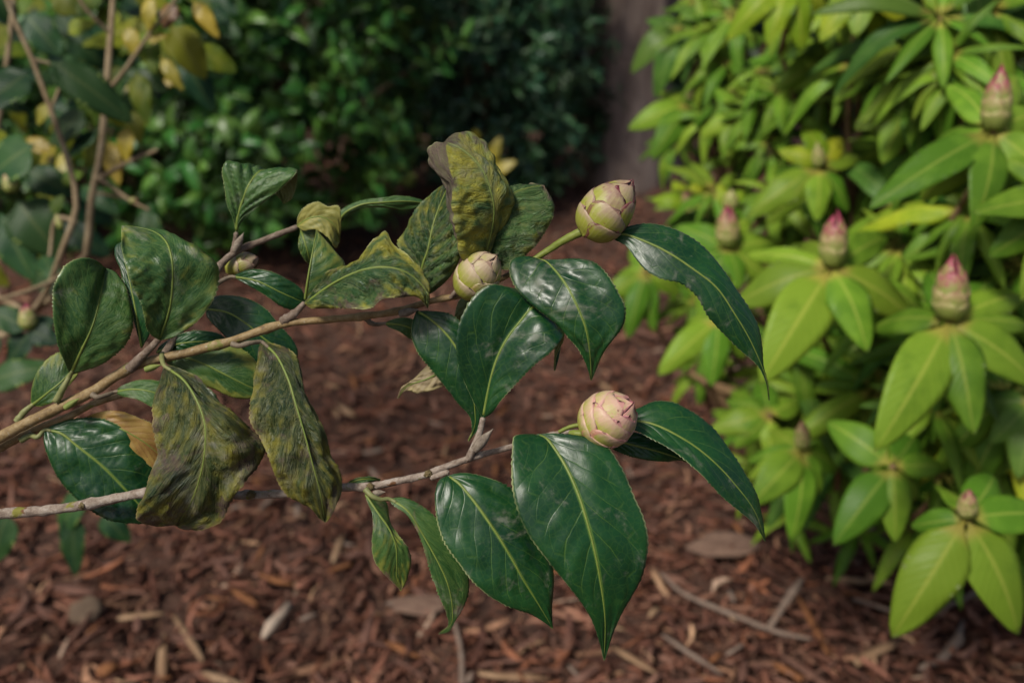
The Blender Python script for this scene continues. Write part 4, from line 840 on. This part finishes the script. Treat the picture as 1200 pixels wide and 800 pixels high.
def shoot(c, axis, stem_len=0.12, r=0.0032):
    c = np.array(c); axis = np.array(Vector(axis).normalized())
    down = c-axis*stem_len
    me = tube_mesh('shoot', np.array([[0, 0, 0], c-down-axis*stem_len*0.5+np.array([0.004, 0, -0.006]), c-down]), [r*1.3, r*1.1, r], M['rh_stem'], n=8, sides=6, bump=0.2, seed=c[0]*50)
    o = link('shoot', me, rh); o.location = Vector(down-RB); return o, Vector(down)
def rosette(px, py, d, tips, bud=None, axis=None, lf=None, up=None):
    """tips: (px, py, mm further away, width in px)"""
    c = at(px, py, d); axis = axis if axis is not None else (-0.15, -0.65, 0.75)
    so, org = shoot(c, axis)
    for k, (tx, ty, dz, w) in enumerate(tips):
        t3 = at(tx, ty, d+dz/1000); L = np.linalg.norm(t3-c); wpx = w*d/FPX
        me = random.choice(lf or RH); ws = (wpx/L)/0.29
        upv = Vector(up or (-0.1, -0.75, 0.66)) + Vector((random.uniform(-.25, .25), random.uniform(-.15, .15), random.uniform(-.2, .2)))
        # flatter leaves have slightly narrower silhouettes
        m = frame(c-np.array(axis)*0.004*random.random(), t3, upv, min(1.6, ws*1.03))
        rh_leaves.append((me, m, so, org))
    if bud:
        bx, by, w, pink = bud
        t3 = at(bx, by, d-0.01); Lb = float(np.linalg.norm(t3-c)); o = link('bud', rh_bud_mesh(Lb, w/2*d/FPX*0.85, int(px), pink), so)
        o.matrix_basis = Matrix.Translation(-org) @ axis_matrix(c, t3, px)
    return so
random.seed(3)
rosette(1113, 374, 0.90, [(1028, 527, -40, 62), (1146, 502, -50, 50), (1222, 452, -10, 52), (1236, 372, 20, 34), (1225, 330, 60, 40), (1086, 300, 70, 34), (1010, 372, 70, 42), (1190, 300, 90, 40), (1070, 440, 90, 46)], bud=(1117, 302, 44, 1.0))
rosette(974, 312, 0.98, [(892, 447, -40, 62), (1024, 402, -50, 50), (1092, 375, 0, 46), (856, 348, 20, 55), (868, 288, 40, 26), (1050, 268, 80, 36), (940, 262, 90, 34), (930, 400, 60, 44)], bud=(981, 250, 34, 1.0))
rosette(1164, 152, 0.92, [(1021, 237, -30, 46), (1078, 228, 10, 46), (1160, 252, -50, 46), (1236, 210, -20, 46), (1110, 92, 60, 36), (1240, 120, 40, 40), (1205, 60, 80, 34), (1090, 150, 70, 30)], bud=(1174, 80, 36, 0.9))
rosette(1262, 232, 0.88, [(1148, 242, -30, 44), (1160, 300, 0, 50), (1175, 180, 30, 40), (1200, 350, -20, 50)])
rosette(853, 290, 1.22, [(792, 262, 20, 34), (800, 312, 0, 34), (868, 338, -30, 24), (905, 330, 0, 30), (925, 278, 20, 28), (828, 340, -20, 28), (880, 240, 60, 26), (910, 300, 60, 26)], bud=(853, 242, 30, 1.0))
rosette(856, 246, 1.30, [(842, 214, 0, 20), (874, 216, 20, 20)], bud=(857, 222, 20, 0.0), lf=RHY)
rosette(1132, 606, 0.84, [(1047, 747, -20, 64), (1216, 744, -30, 66), (1062, 615, 30, 42), (1240, 602, 20, 46), (1162, 692, 40, 36), (1078, 660, 60, 34), (1180, 540, 70, 44), (1100, 560, 70, 34)], bud=(1136, 574, 24, 0.5))
rosette(1046, 546, 0.98, [(981, 630, -30, 46), (1052, 632, -30, 36), (1110, 546, 20, 28), (968, 492, 40, 50), (1092, 588, 30, 30), (1080, 500, 50, 34), (1012, 520, 60, 40)])
rosette(941, 526, 1.08, [(880, 592, -20, 40), (929, 636, -20, 38), (962, 580, 0, 30), (996, 548, 20, 34), (876, 560, 10, 24), (872, 536, 20, 22), (900, 500, 50, 28)], bud=(940, 494, 20, 0.5))
rosette(902, 486, 1.18, [(832, 500, 0, 40), (862, 524, -10, 26), (850, 466, 30, 30), (905, 540, -20, 24), (945, 462, 30, 30), (890, 440, 60, 30)])
rosette(757, 318, 1.50, [(704, 352, 0, 26), (718, 322, 20, 22), (735, 396, -20, 28), (765, 388, -20, 22), (800, 344, 10, 26), (790, 300, 40, 22), (740, 284, 50, 22)])
rosette(842, 372, 1.22, [(771, 438, -20, 34), (836, 450, -30, 32), (800, 380, 20, 30), (880, 420, 0, 30), (815, 345, 40, 28)])
rosette(808, 122, 1.60, [(736, 150, 0, 28), (764, 186, -20, 30), (798, 168, -20, 26), (848, 140, 10, 26), (770, 105, 30, 22), (835, 98, 40, 22), (812, 78, 50, 22)], bud=(809, 90, 12, 0.5), lf=RHD+RH)
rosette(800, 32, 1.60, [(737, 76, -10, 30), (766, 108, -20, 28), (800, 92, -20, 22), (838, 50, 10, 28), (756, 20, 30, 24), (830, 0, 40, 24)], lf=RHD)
rosette(862, 136, 1.42, [(842, 96, 20, 22), (885, 170, -10, 28), (852, 190, -20, 26), (898, 120, 20, 26), (820, 160, 10, 22)])
rosette(960, 196, 1.20, [(876, 247, -10, 36), (900, 262, -10, 30), (958, 258, -20, 32), (1002, 246, 0, 34), (1010, 180, 30, 30)], bud=(958, 168, 16, 0.1))
rosette(966, 190, 1.20, [(944, 138, 10, 32), (915, 172, 0, 30), (990, 150, 20, 26)], lf=RHY)
rosette(925, -25, 1.15, [(852, 38, -10, 34), (902, 48, -20, 32), (948, 50, -20, 36), (880, 0, 20, 30), (985, 20, 10, 32)], lf=RHY)
rosette(1012, -22, 1.10, [(960, 40, -10, 34), (1004, 40, -20, 36), (1066, 24, -10, 38), (1040, 60, 20, 34)], lf=RHY+RH)
rosette(985, 55, 1.25, [(908, 104, -10, 34), (950, 108, -20, 32), (1000, 120, -20, 34), (1040, 84, 10, 34), (930, 60, 20, 28)])
rosette(1068, 112, 1.12, [(1002, 150, 0, 38), (1034, 190, -10, 40), (1080, 190, -20, 38), (1130, 128, 0, 36), (1030, 84, 30, 32), (1100, 60, 40, 34)], lf=RH+RHY)
rosette(1130, 20, 1.05, [(1060, 60, -10, 42), (1110, 92, -20, 40), (1180, 70, 0, 42), (1150, 110, 0, 40), (1085, -10, 30, 34)])
rosette(1135, 262, 1.06, [(1060, 296, 0, 40), (1100, 330, -10, 42), (1180, 310, 0, 40), (1098, 230, 30, 30)], bud=(1138, 220, 20, 0.8))
rosette(806, 240, 1.50, [(764, 230, 0, 26), (785, 285, -10, 26), (826, 282, -10, 24), (790, 205, 20, 22), (840, 205, 20, 24)], bud=(805, 222, 14, 0.8), lf=RHD+RHY)
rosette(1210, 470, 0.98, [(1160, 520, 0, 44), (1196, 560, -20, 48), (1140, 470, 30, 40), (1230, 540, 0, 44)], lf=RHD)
# shoots deeper in the bush
def rand_rosette(px, py, d, n, ln, lf, rv=None):
    c = at(px, py, d); ax = Vector((-0.35+random.uniform(-.4, .4), -0.55+random.uniform(-.3, .3), 0.65+random.uniform(-.3, .3))).normalized()
    so, org = shoot(c, ax, 0.10, 0.003)
    e1 = ax.orthogonal().normalized(); e2 = ax.cross(e1); ph = random.uniform(0, 6.28)
    for k in range(n):
        a = ph+k*2*math.pi/n+random.uniform(-.25, .25); el = random.uniform(-0.25, 0.45)
        dr = (e1*math.cos(a)+e2*math.sin(a))*math.cos(el)+ax*math.sin(el); dr.z -= 0.25; dr.normalize()
        L = ln*random.uniform(0.6, 1.25); tip = Vector(c)+dr*L
        rh_leaves.append((random.choice(lf), frame(c, tip, ax*0.8+Vector((0, 0, 0.5)), random.uniform(0.6, 0.85)), so, org))
def edge_x(py):            # how far left the bush reaches at each height
    ys = [-60, 0, 200, 330, 430, 500, 600, 650, 740, 800]; xs = [800, 800, 795, 775, 820, 862, 905, 1010, 1110, 1190]
    return float(np.interp(py, ys, xs))
def surf_d(px, py):        # the bush's face recedes towards the trunk
    return float(np.interp(px, [700, 780, 850, 950, 1100, 1250], [1.75, 1.62, 1.36, 1.16, 1.0, 0.95]))
random.seed(11)
for row in range(13):
    for colm in range(11):
        py = -70+row*62+random.uniform(-22, 22); x0 = edge_x(py); px = x0+18+colm*52+random.uniform(-22, 22)
        if px > 1300 or py > 640: continue
        d = surf_d(px, py)+random.uniform(0.10, 0.34)
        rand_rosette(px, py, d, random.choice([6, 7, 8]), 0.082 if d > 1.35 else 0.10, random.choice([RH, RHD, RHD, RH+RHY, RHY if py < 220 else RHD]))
for k in range(64):        # fuller whorls close to the face of the bush
    py = random.uniform(-40, 560); px = edge_x(py)+random.uniform(20, 440)
    if px > 1240: continue
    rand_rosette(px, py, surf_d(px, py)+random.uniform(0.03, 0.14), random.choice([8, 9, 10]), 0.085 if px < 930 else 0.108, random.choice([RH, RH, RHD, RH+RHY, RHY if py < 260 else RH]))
for k in range(26):        # the bush goes on beyond the right and upper margins
    rand_rosette(random.uniform(1290, 1700), random.uniform(-120, 560), random.uniform(0.95, 1.5), 7, 0.115, RH+RHD)
# limbs from the root to the shoots
shoots = sorted([o for o in rh.children], key=lambda o: o.location.x)
forks = []
for k, (fx, fy, fz) in enumerate([(-0.42, 0.05, 0.28), (-0.25, -0.12, 0.40), (-0.08, -0.22, 0.34), (0.05, 0.02, 0.55), (-0.18, 0.18, 0.50), (-0.36, 0.30, 0.52), (0.10, -0.20, 0.25)]):
    b = np.array([random.uniform(-.05, .05), random.uniform(-.05, .05), -0.02]); f = np.array([fx, fy, fz])
    link('limb', tube_mesh('limb', np.array([b, b*0.5+f*0.4+np.array([0, 0, 0.08]), f]), [0.014, 0.011, 0.008], M['rh_stem'], n=14, sides=8, bump=0.25, seed=k), rh)
    forks.append(f)
for so in shoots:
    p = np.array(so.location); f = min(forks, key=lambda q: np.linalg.norm(p-q)); mid = (p+f)/2+np.array([0.0, 0.02, -0.03])
    link('twig', tube_mesh('twig', np.array([f, mid, p]), [0.0055, 0.0045, 0.0036], M['rh_stem'], n=9, sides=5, bump=0.2, seed=p[0]*9), rh)
def screen_size(m, L=None):
    p = np.array(m.translation)-CAMP; d = p @ FWD; x = 600+FPX*(p @ RGT)/d; y = 400-FPX*(p @ UPV)/d
    s = m.to_scale().x/d
    return s if (-100 < x < 1300 and -100 < y < 900) else s*0.1
ordr = sorted(range(len(rh_leaves)), key=lambda i: (i > 175, -screen_size(rh_leaves[i][1])))
rest = []
for c, i in enumerate(ordr):
    me, m, so, org = rh_leaves[i]
    if c < 300:
        o = link('leaf', me, so); o.matrix_basis = Matrix.Translation(-org) @ m
    else: rest.append(i)
me = join_copies('foliage', [rh_leaves[i][0] for i in rest], [Matrix.Translation(-Vector(RB)) @ rh_leaves[i][1] for i in rest], [M['rh_leaf'], M['rh_under']])
o = link('foliage', me, rh); o['kind'] = 'stuff'
# ------------------------------------------------------------------ yellowing shrub on the left, behind the branch
LSd = 1.05
LS = at(-190, 560, 1.15); LS[2] = 0.0
ls = link('camellia_shrub', None); ls.location = Vector(LS)
tag(ls, 'thin stemmed shrub with green and yellowing leaves behind the left end of the branches', 'shrub')
def ls_stem(pts, r, name='stem'):
    p3 = np.array([at(x, y, d) for x, y, d in pts])
    if name == 'stem':
        g_ = LS+np.array([random.uniform(-.05, .05), random.uniform(-.05, .05), -0.02]); m1 = at(-60, 430, 1.12); m2 = at(30, 372, 1.09); p3 = np.vstack([g_, m1, m2, p3]); r = [r[0]*1.5, r[0]*1.3, r[0]*1.1]+r
    link(name, tube_mesh(name, p3-LS, [x*LSd/FPX for x in r], M['shrub_stem'], n=56, sides=8, bump=0.2, seed=pts[0][0]), ls)
ls_stem([(98, 305, 1.05), (108, 230, 1.05), (118, 180, 1.05), (124, 110, 1.06), (130, 40, 1.07), (136, -60, 1.08)], [6, 5.6, 5, 4.4, 4, 3.5])
ls_stem([(74, 290, 1.0), (90, 240, 1.0), (80, 190, 1.0), (60, 130, 1.0), (38, 70, 0.99), (10, 5, 0.98), (-5, -50, 0.97)], [5, 4.4, 4, 3.6, 3.4, 3, 3])
ls_stem([(-20, 330, 1.15), (-10, 200, 1.15), (10, 60, 1.15), (20, -60, 1.15)], [5, 4, 4, 3])
for pts, r in [([(112, 212, 1.05), (150, 190, 1.04), (184, 176, 1.03)], [3.2, 2.8, 2.2]), ([(110, 205, 1.05), (135, 222, 1.03), (158, 238, 1.02), (175, 246, 1.02)], [2.6, 2.2, 1.8]), ([(112, 226, 1.05), (150, 232, 1.05)], [2, 1.8]),
               ([(124, 110, 1.06), (148, 80, 1.05), (175, 40, 1.04), (205, 0, 1.03), (220, -30, 1.03)], [3, 2.6, 2.2, 2, 2]), ([(60, 130, 1.0), (70, 80, 1.0), (40, 70, 0.99)], [2, 2, 2]), ([(90, 260, 1.0), (70, 255, 1.0), (58, 300, 1.0)], [2.6, 2.2, 2]),
               ([(100, 300, 1.05), (60, 330, 1.0), (20, 345, 0.98), (-20, 355, 0.97)], [3.4, 3, 2.6, 2.4]), ([(130, 40, 1.07), (100, 10, 1.05), (80, -30, 1.04)], [2.6, 2.2, 2])]:
    ls_stem(pts, r, 'twig')
CG = [long_leaf_mesh('shrub_leaf', [M['shrub_green'], M['rh_under']], nu=15, nh=4, hw=random.uniform(.2, .25), arch=random.uniform(.02, .1), droop=random.uniform(0, .2), cup=random.uniform(-.2, .25), petiole=.07, wav=1, yel=random.uniform(0, .4), thick=.006) for _ in range(4)]
CM = [long_leaf_mesh('shrub_leaf', [M['shrub_olive'], M['rh_under']], nu=15, nh=4, hw=random.uniform(.2, .25), arch=random.uniform(.02, .1), droop=random.uniform(0, .2), cup=random.uniform(-.2, .25), petiole=.07, wav=1, yel=random.uniform(0.2, .8), thick=.006) for _ in range(4)]
CY = [long_leaf_mesh('yellow_leaf', [M['yel_leaf'], M['yel_leaf']], nu=12, nh=3, hw=.2, arch=.06, droop=.1, cup=random.uniform(-.2, .2), wav=1) for _ in range(2)]
CR = [long_leaf_mesh('reddish_leaf', [M['red_leaf'], M['red_leaf']], nu=12, nh=3, hw=.2, arch=.06, droop=.1, cup=random.uniform(-.2, .2), wav=1, yel=.6) for _ in range(2)]
def ls_leaf(b, t, w, kind, d, dz=0, up=(-0.1, -0.7, 0.7)):
    b3, t3 = at(b[0], b[1], d), at(t[0], t[1], d+dz); L = np.linalg.norm(t3-b3)
    if kind == 'y': w *= 0.75
    me = random.choice({'g': CG, 'm': CM, 'y': CY, 'r': CR}[kind]); hw = 0.44 if kind in 'gm' else 0.4
    o = link('leaf', me, ls); o.matrix_basis = Matrix.Translation(-Vector(LS)) @ frame(b3, t3, up, min(1.8, w*d/FPX/L/hw))
random.seed(17)
for a in [((58, 72), (158, 142), 40, 'g', 0.98, 0.02), ((36, 84), (-30, 132), 56, 'g', 0.95, -0.02), ((150, 146), (146, 190), 28, 'y', 1.02), ((160, 84), (173, 146), 26, 'm', 1.02), ((28, 16), (72, 66), 44, 'g', 1.02), ((188, 66), (214, 106), 22, 'y', 1.05),
          ((178, -6), (172, 36), 26, 'y', 1.03), ((205, 2), (190, 34), 24, 'r', 1.05), ((226, 0), (256, 44), 26, 'y', 1.05), ((150, 30), (160, 66), 26, 'y', 1.06), ((172, 50), (196, 40), 20, 'y', 1.04), ((60, 120), (42, 146), 26, 'y', 1.06),
          ((96, 100), (112, 150), 24, 'm', 1.1), ((40, 170), (-20, 210), 60, 'g', 1.0), ((30, 200), (90, 230), 40, 'g', 1.05), ((20, 235), (70, 300), 60, 'g', 1.02), ((0, 250), (40, 330), 50, 'g', 1.04), ((165, 246), (192, 285), 26, 'g', 1.02),
          ((36, 385), (-20, 362), 34, 'g', 0.95), ((34, 386), (70, 402), 34, 'g', 0.95), ((34, 390), (10, 425), 36, 'g', 0.95), ((-15, 450), (62, 424), 36, 'g', 0.92), ((34, 390), (64, 372), 28, 'g', 0.96), ((-10, 385), (-20, 440), 34, 'g', 0.95),
          ((200, 30), (240, 90), 40, 'm', 1.08), ((210, 60), (250, 130), 36, 'g', 1.12), ((80, 40), (110, 20), 24, 'm', 1.08), ((90, 20), (60, -20), 34, 'm', 1.05), ((10, 30), (-30, 70), 40, 'm', 1.02), ((60, 180), (30, 160), 26, 'y', 1.05),
          ((70, 215), (96, 200), 22, 'm', 1.05), ((120, 160), (96, 196), 30, 'm', 1.12), ((60, 250), (74, 228), 18, 'm', 1.0),
          ((100, 570), (64, 640), 30, 'g', 1.15), ((86, 600), (88, 675), 30, 'g', 1.15), ((120, 600), (152, 636), 28, 'g', 1.05), ((10, 600), (-10, 660), 40, 'g', 1.0)]:
    ls_leaf(*a)
for k in range(150):
    x, y = random.uniform(-120, 255), random.uniform(-70, 175)
    if y > 130 and x > 140: continue
    d = random.uniform(1.08, 1.6); a = random.uniform(0, 6.28); L = random.uniform(34, 74)
    ls_leaf((x, y), (x+L*math.cos(a), y+abs(L*math.sin(a))*0.9-8), L*random.uniform(.35, .5), random.choice('gggggggmmmmmmy'), d, random.uniform(-.04, .04))
for k in range(55):
    x, y = random.uniform(-140, 100), random.uniform(170, 340); d = random.uniform(1.1, 1.6); a = random.uniform(0, 6.28); L = random.uniform(40, 80)
    ls_leaf((x, y), (x+L*math.cos(a), y+abs(L*math.sin(a))*0.9-8), L*random.uniform(.35, .5), random.choice('ggggmm'), d, random.uniform(-.04, .04))
def ls_bud(b, t, w, d, pink):
    b3, t3 = at(*b, d), at(*t, d); Lb = float(np.linalg.norm(t3-b3))
    o = link('bud', rh_bud_mesh(Lb*0.85, w/2*d/FPX*0.72, int(b[0]*7+b[1]), pink), ls); o.matrix_basis = Matrix.Translation(-Vector(LS)) @ axis_matrix(b3, t3, 1.0)
for a in [((14, 226), (8, 196), 22, 1.0, 0.5), ((72, 268), (64, 246), 10, 1.0, 0.1), ((34, 386), (30, 350), 26, 0.95, 0.6), ((152, 236), (164, 234), 10, 1.02, 0.9)]: ls_bud(*a)
# yellow sprig on the hedge behind the tallest leaf
p = at(578, 214, 2.35); sp = link('yellow_sprig', None); sp.location = Vector((p[0], p[1], 0)); tag(sp, 'small sprig of bright yellow leaves showing behind the tallest curled leaf', 'sprig')
pp = np.array([p[0], p[1], 0])
link('stem', tube_mesh('stem', np.array([[0.0, 0.04, -0.01], (p-pp)*0.5+np.array([0.02, 0.01, 0]), p-pp, at(560, 160, 2.35)-pp]), [0.004, 0.003, 0.002, 0.0015], M['shrub_stem'], n=16, sides=6), sp)
for b, t, w in [((574, 205), (604, 188), 16), ((572, 196), (586, 160), 15), ((562, 170), (556, 152), 9), ((576, 214), (592, 216), 10)]:
    b3, t3 = at(*b, 2.33), at(*t, 2.30); o = link('leaf', random.choice(CY), sp); o.matrix_basis = Matrix.Translation(-Vector(pp)) @ frame(b3, t3, (0, -.8, .6), w*2.33/FPX/np.linalg.norm(t3-b3)/0.4)

# ------------------------------------------------------------------ litter that stands out on the mulch
M['straw'] = noise_material('pale_wood', [(0.12, 0.065, 0.035), (0.24, 0.145, 0.08), (0.34, 0.23, 0.14)], 60, rough=0.8, bump=0.6, bdist=0.002, stretch=(0.25, 1, 1))
M['orange_wood'] = noise_material('orange_wood', [(0.12, 0.045, 0.018), (0.23, 0.095, 0.035)], 60, rough=0.8, bump=0.6, bdist=0.002)
M['cream_wood'] = noise_material('cream_wood', [(0.30, 0.22, 0.16), (0.46, 0.37, 0.29)], 60, rough=0.8, bump=0.6, bdist=0.002)
M['grey_wood'] = noise_material('grey_wood', [(0.12, 0.08, 0.06), (0.24, 0.18, 0.14)], 60, rough=0.85, bump=0.7, bdist=0.002)
def splinter(a, b, w, mat, label, cat, name, group=None, bend=0.0):
    p, q = on_ground(*a, 0.03), on_ground(*b, 0.03); L = float(np.linalg.norm(q-p)); c = (p+q)/2; d = (c-CAMP) @ FWD
    me = one_chip(L, w*d/FPX, w*d/FPX*0.5, bend, name, M[mat]); o = link(name, me)
    o.location = (c[0], c[1], ground_z(c[0], c[1])+0.024); o.rotation_euler = (random.uniform(-.2, .2), random.uniform(-.06, .06), math.atan2(q[1]-p[1], q[0]-p[0]))
    tag(o, label, cat, group); return o
random.seed(2)
splinter((308, 750), (340, 706), 13, 'cream_wood', 'short cream coloured splinter with a paler broken end', 'splinter', 'wood_splinter')
splinter((204, 718), (238, 774), 10, 'straw', 'tan splinter crossing the bare patch beside the flat pale disc', 'splinter', 'wood_splinter')
splinter((192, 740), (188, 800), 9, 'straw', 'upright looking tan splinter just beside the crossing tan splinter', 'splinter', 'wood_splinter')
splinter((300, 673), (342, 688), 10, 'orange_wood', 'orange brown splinter above the cream splinter', 'splinter', 'wood_splinter')
splinter((138, 720), (192, 714), 8, 'straw', 'thin tan splinter next to the flat pale disc', 'splinter', 'wood_splinter')
splinter((272, 690), (302, 712), 9, 'orange_wood', 'short reddish splinter beside the cream splinter', 'splinter', 'wood_splinter')
splinter((238, 788), (292, 806), 11, 'straw', 'thick tan splinter below the crossed tan splinters', 'splinter', 'wood_splinter')
splinter((562, 795), (645, 797), 9, 'straw', 'long tan splinter lying level below the glossy tucked leaf', 'splinter', 'wood_splinter')
splinter((718, 764), (768, 794), 8, 'straw', 'tan splinter just under the tip of the largest leaf', 'splinter', 'wood_splinter')
splinter((936, 698), (970, 768), 9, 'orange_wood', 'straight orange tan stick under the bush edge', 'splinter', 'wood_splinter')
splinter((1002, 777), (1054, 752), 12, 'straw', 'thick tan stick under the lowest rhododendron leaf', 'splinter', 'wood_splinter')
splinter((968, 672), (1028, 678), 9, 'straw', 'flat tan stick at the foot of the rhododendron', 'splinter', 'wood_splinter')
splinter((776, 752), (846, 796), 6, 'grey_wood', 'thin grey stick below the curved twig', 'splinter', 'wood_splinter')
splinter((452, 754), (492, 772), 9, 'orange_wood', 'small tan splinter below the drooping folded leaf', 'splinter', 'wood_splinter')
splinter((900, 735), (940, 680), 8, 'grey_wood', 'dark grey stick crossing the curved twig', 'splinter', 'wood_splinter')
splinter((390, 660), (402, 630), 8, 'straw', 'small pale splinter near the small twisted leaf', 'splinter', 'wood_splinter')
splinter((385, 672), (414, 662), 8, 'orange_wood', 'small orange splinter near the small twisted leaf', 'splinter', 'wood_splinter')
splinter((940, 800), (905, 780), 14, 'orange_wood', 'broad orange chip at the foot of the straight orange stick', 'splinter', 'wood_splinter')
splinter((1090, 790), (1140, 730), 10, 'grey_wood', 'grey stick in the shade under the lowest rhododendron leaf', 'splinter', 'wood_splinter', bend=0.1)
for k in range(60):
    x, y = random.uniform(20, 1180), random.uniform(420, 795); a = random.uniform(0, 3.1); L = random.uniform(14, 34)
    if x > 760 and y < 600: x -= 500
    splinter((x, y), (x+L*math.cos(a), y+L*math.sin(a)*0.6), random.uniform(3, 7), random.choice(['straw', 'orange_wood', 'orange_wood', 'grey_wood', 'grey_wood', 'orange_wood']), 'little tan wood splinter scattered on the bark mulch', 'splinter', 'wood_splinter', 'little splinters scattered on the mulch')
def twig_on_ground(pts, r, label):
    p3 = np.array([on_ground(x, y, 0.03) for x, y in pts])
    for q in p3: q[2] = ground_z(q[0], q[1])+0.026
    o = link('fallen_twig', tube_mesh('fallen_twig', p3-p3[0], r, M['grey_wood'], n=40, sides=7, bump=0.25, seed=pts[0][0])); o.location = Vector(p3[0]); tag(o, label, 'twig')
twig_on_ground([(774, 674), (800, 700), (834, 716), (872, 731), (918, 747), (950, 752)], [0.002, 0.003, 0.0036, 0.0034, 0.003, 0.002], 'long curved grey twig lying on the mulch below the rhododendron')
twig_on_ground([(533, 735), (540, 765), (542, 805)], [0.003, 0.0035, 0.004], 'dark thin twig on the mulch under the drooping folded leaf')
twig_on_ground([(1180, 660), (1120, 700), (1060, 716), (1000, 700)], [0.003, 0.0035, 0.003, 0.002], 'bent grey twig in the shade of the rhododendron')
def flat_piece(px, py, wx, wy, yaw, mat, label, cat, name, thick=0.004, seed=0, dome=0.25):
    c = on_ground(px, py, 0.03); d = (c-CAMP) @ FWD; el = -((c-CAMP)/np.linalg.norm(c-CAMP))[2]
    a, b = wx/2*d/FPX, wy/2*d/FPX/el; V = []; n = 26
    rings = [(0.0, 1), (0.5, 1), (0.85, .8), (1.0, .35), (1.0, -.35), (0.85, -.7), (0.0, -.7)]
    for (rr, zz) in rings:
        for j in range(n):
            t = 2*math.pi*j/n; k = 1+0.28*mnoise.noise(Vector((math.cos(t)*1.6+seed, math.sin(t)*1.6, seed)))+0.16*mnoise.noise(Vector((math.cos(t)*5+seed, math.sin(t)*5, seed)))
            V.append((a*rr*k*math.cos(t), b*rr*k*math.sin(t), zz*thick*(1+dome*mnoise.noise(Vector((rr*3*math.cos(t), rr*3*math.sin(t), seed))))))
    F = [[i*n+j, i*n+(j+1) % n, (i+1)*n+(j+1) % n, (i+1)*n+j][::-1] for i in range(len(rings)-1) for j in range(n)]
    o = link(name, mesh_from(name, V, F, M[mat])); o.location = (c[0], c[1], ground_z(c[0], c[1])+0.026); o.rotation_euler = (0.06, -0.05, yaw); tag(o, label, cat)
M['brown_flake'] = noise_material('brown_flake', [(0.08, 0.045, 0.032), (0.14, 0.085, 0.06), (0.24, 0.155, 0.11)], 120, rough=0.9, bump=0.9, bdist=0.003, stretch=(0.3, 1, 1))
M['disc'] = noise_material('pale_disc', [(0.14, 0.095, 0.06), (0.21, 0.145, 0.095)], 50, rough=0.9, bump=0.5)
flat_piece(848, 634, 84, 24, 0.05, 'brown_flake', 'broad flat grey brown flake of bark beside the long arching leaf tip', 'bark flake', 'bark_flake', seed=1.3)
flat_piece(492, 712, 66, 20, -0.1, 'brown_flake', 'flat grey brown flake of bark beside the drooping folded leaf', 'bark flake', 'bark_flake', seed=4.3)
flat_piece(100, 712, 40, 24, 0.2, 'disc', 'flat pale oval disc lying on the mulch', 'disc', 'wood_disc', seed=7.1, thick=0.008)
splinter((113, 786), (136, 774), 17, 'orange_wood', 'broad rust orange chip below the flat pale disc', 'splinter', 'wood_splinter')
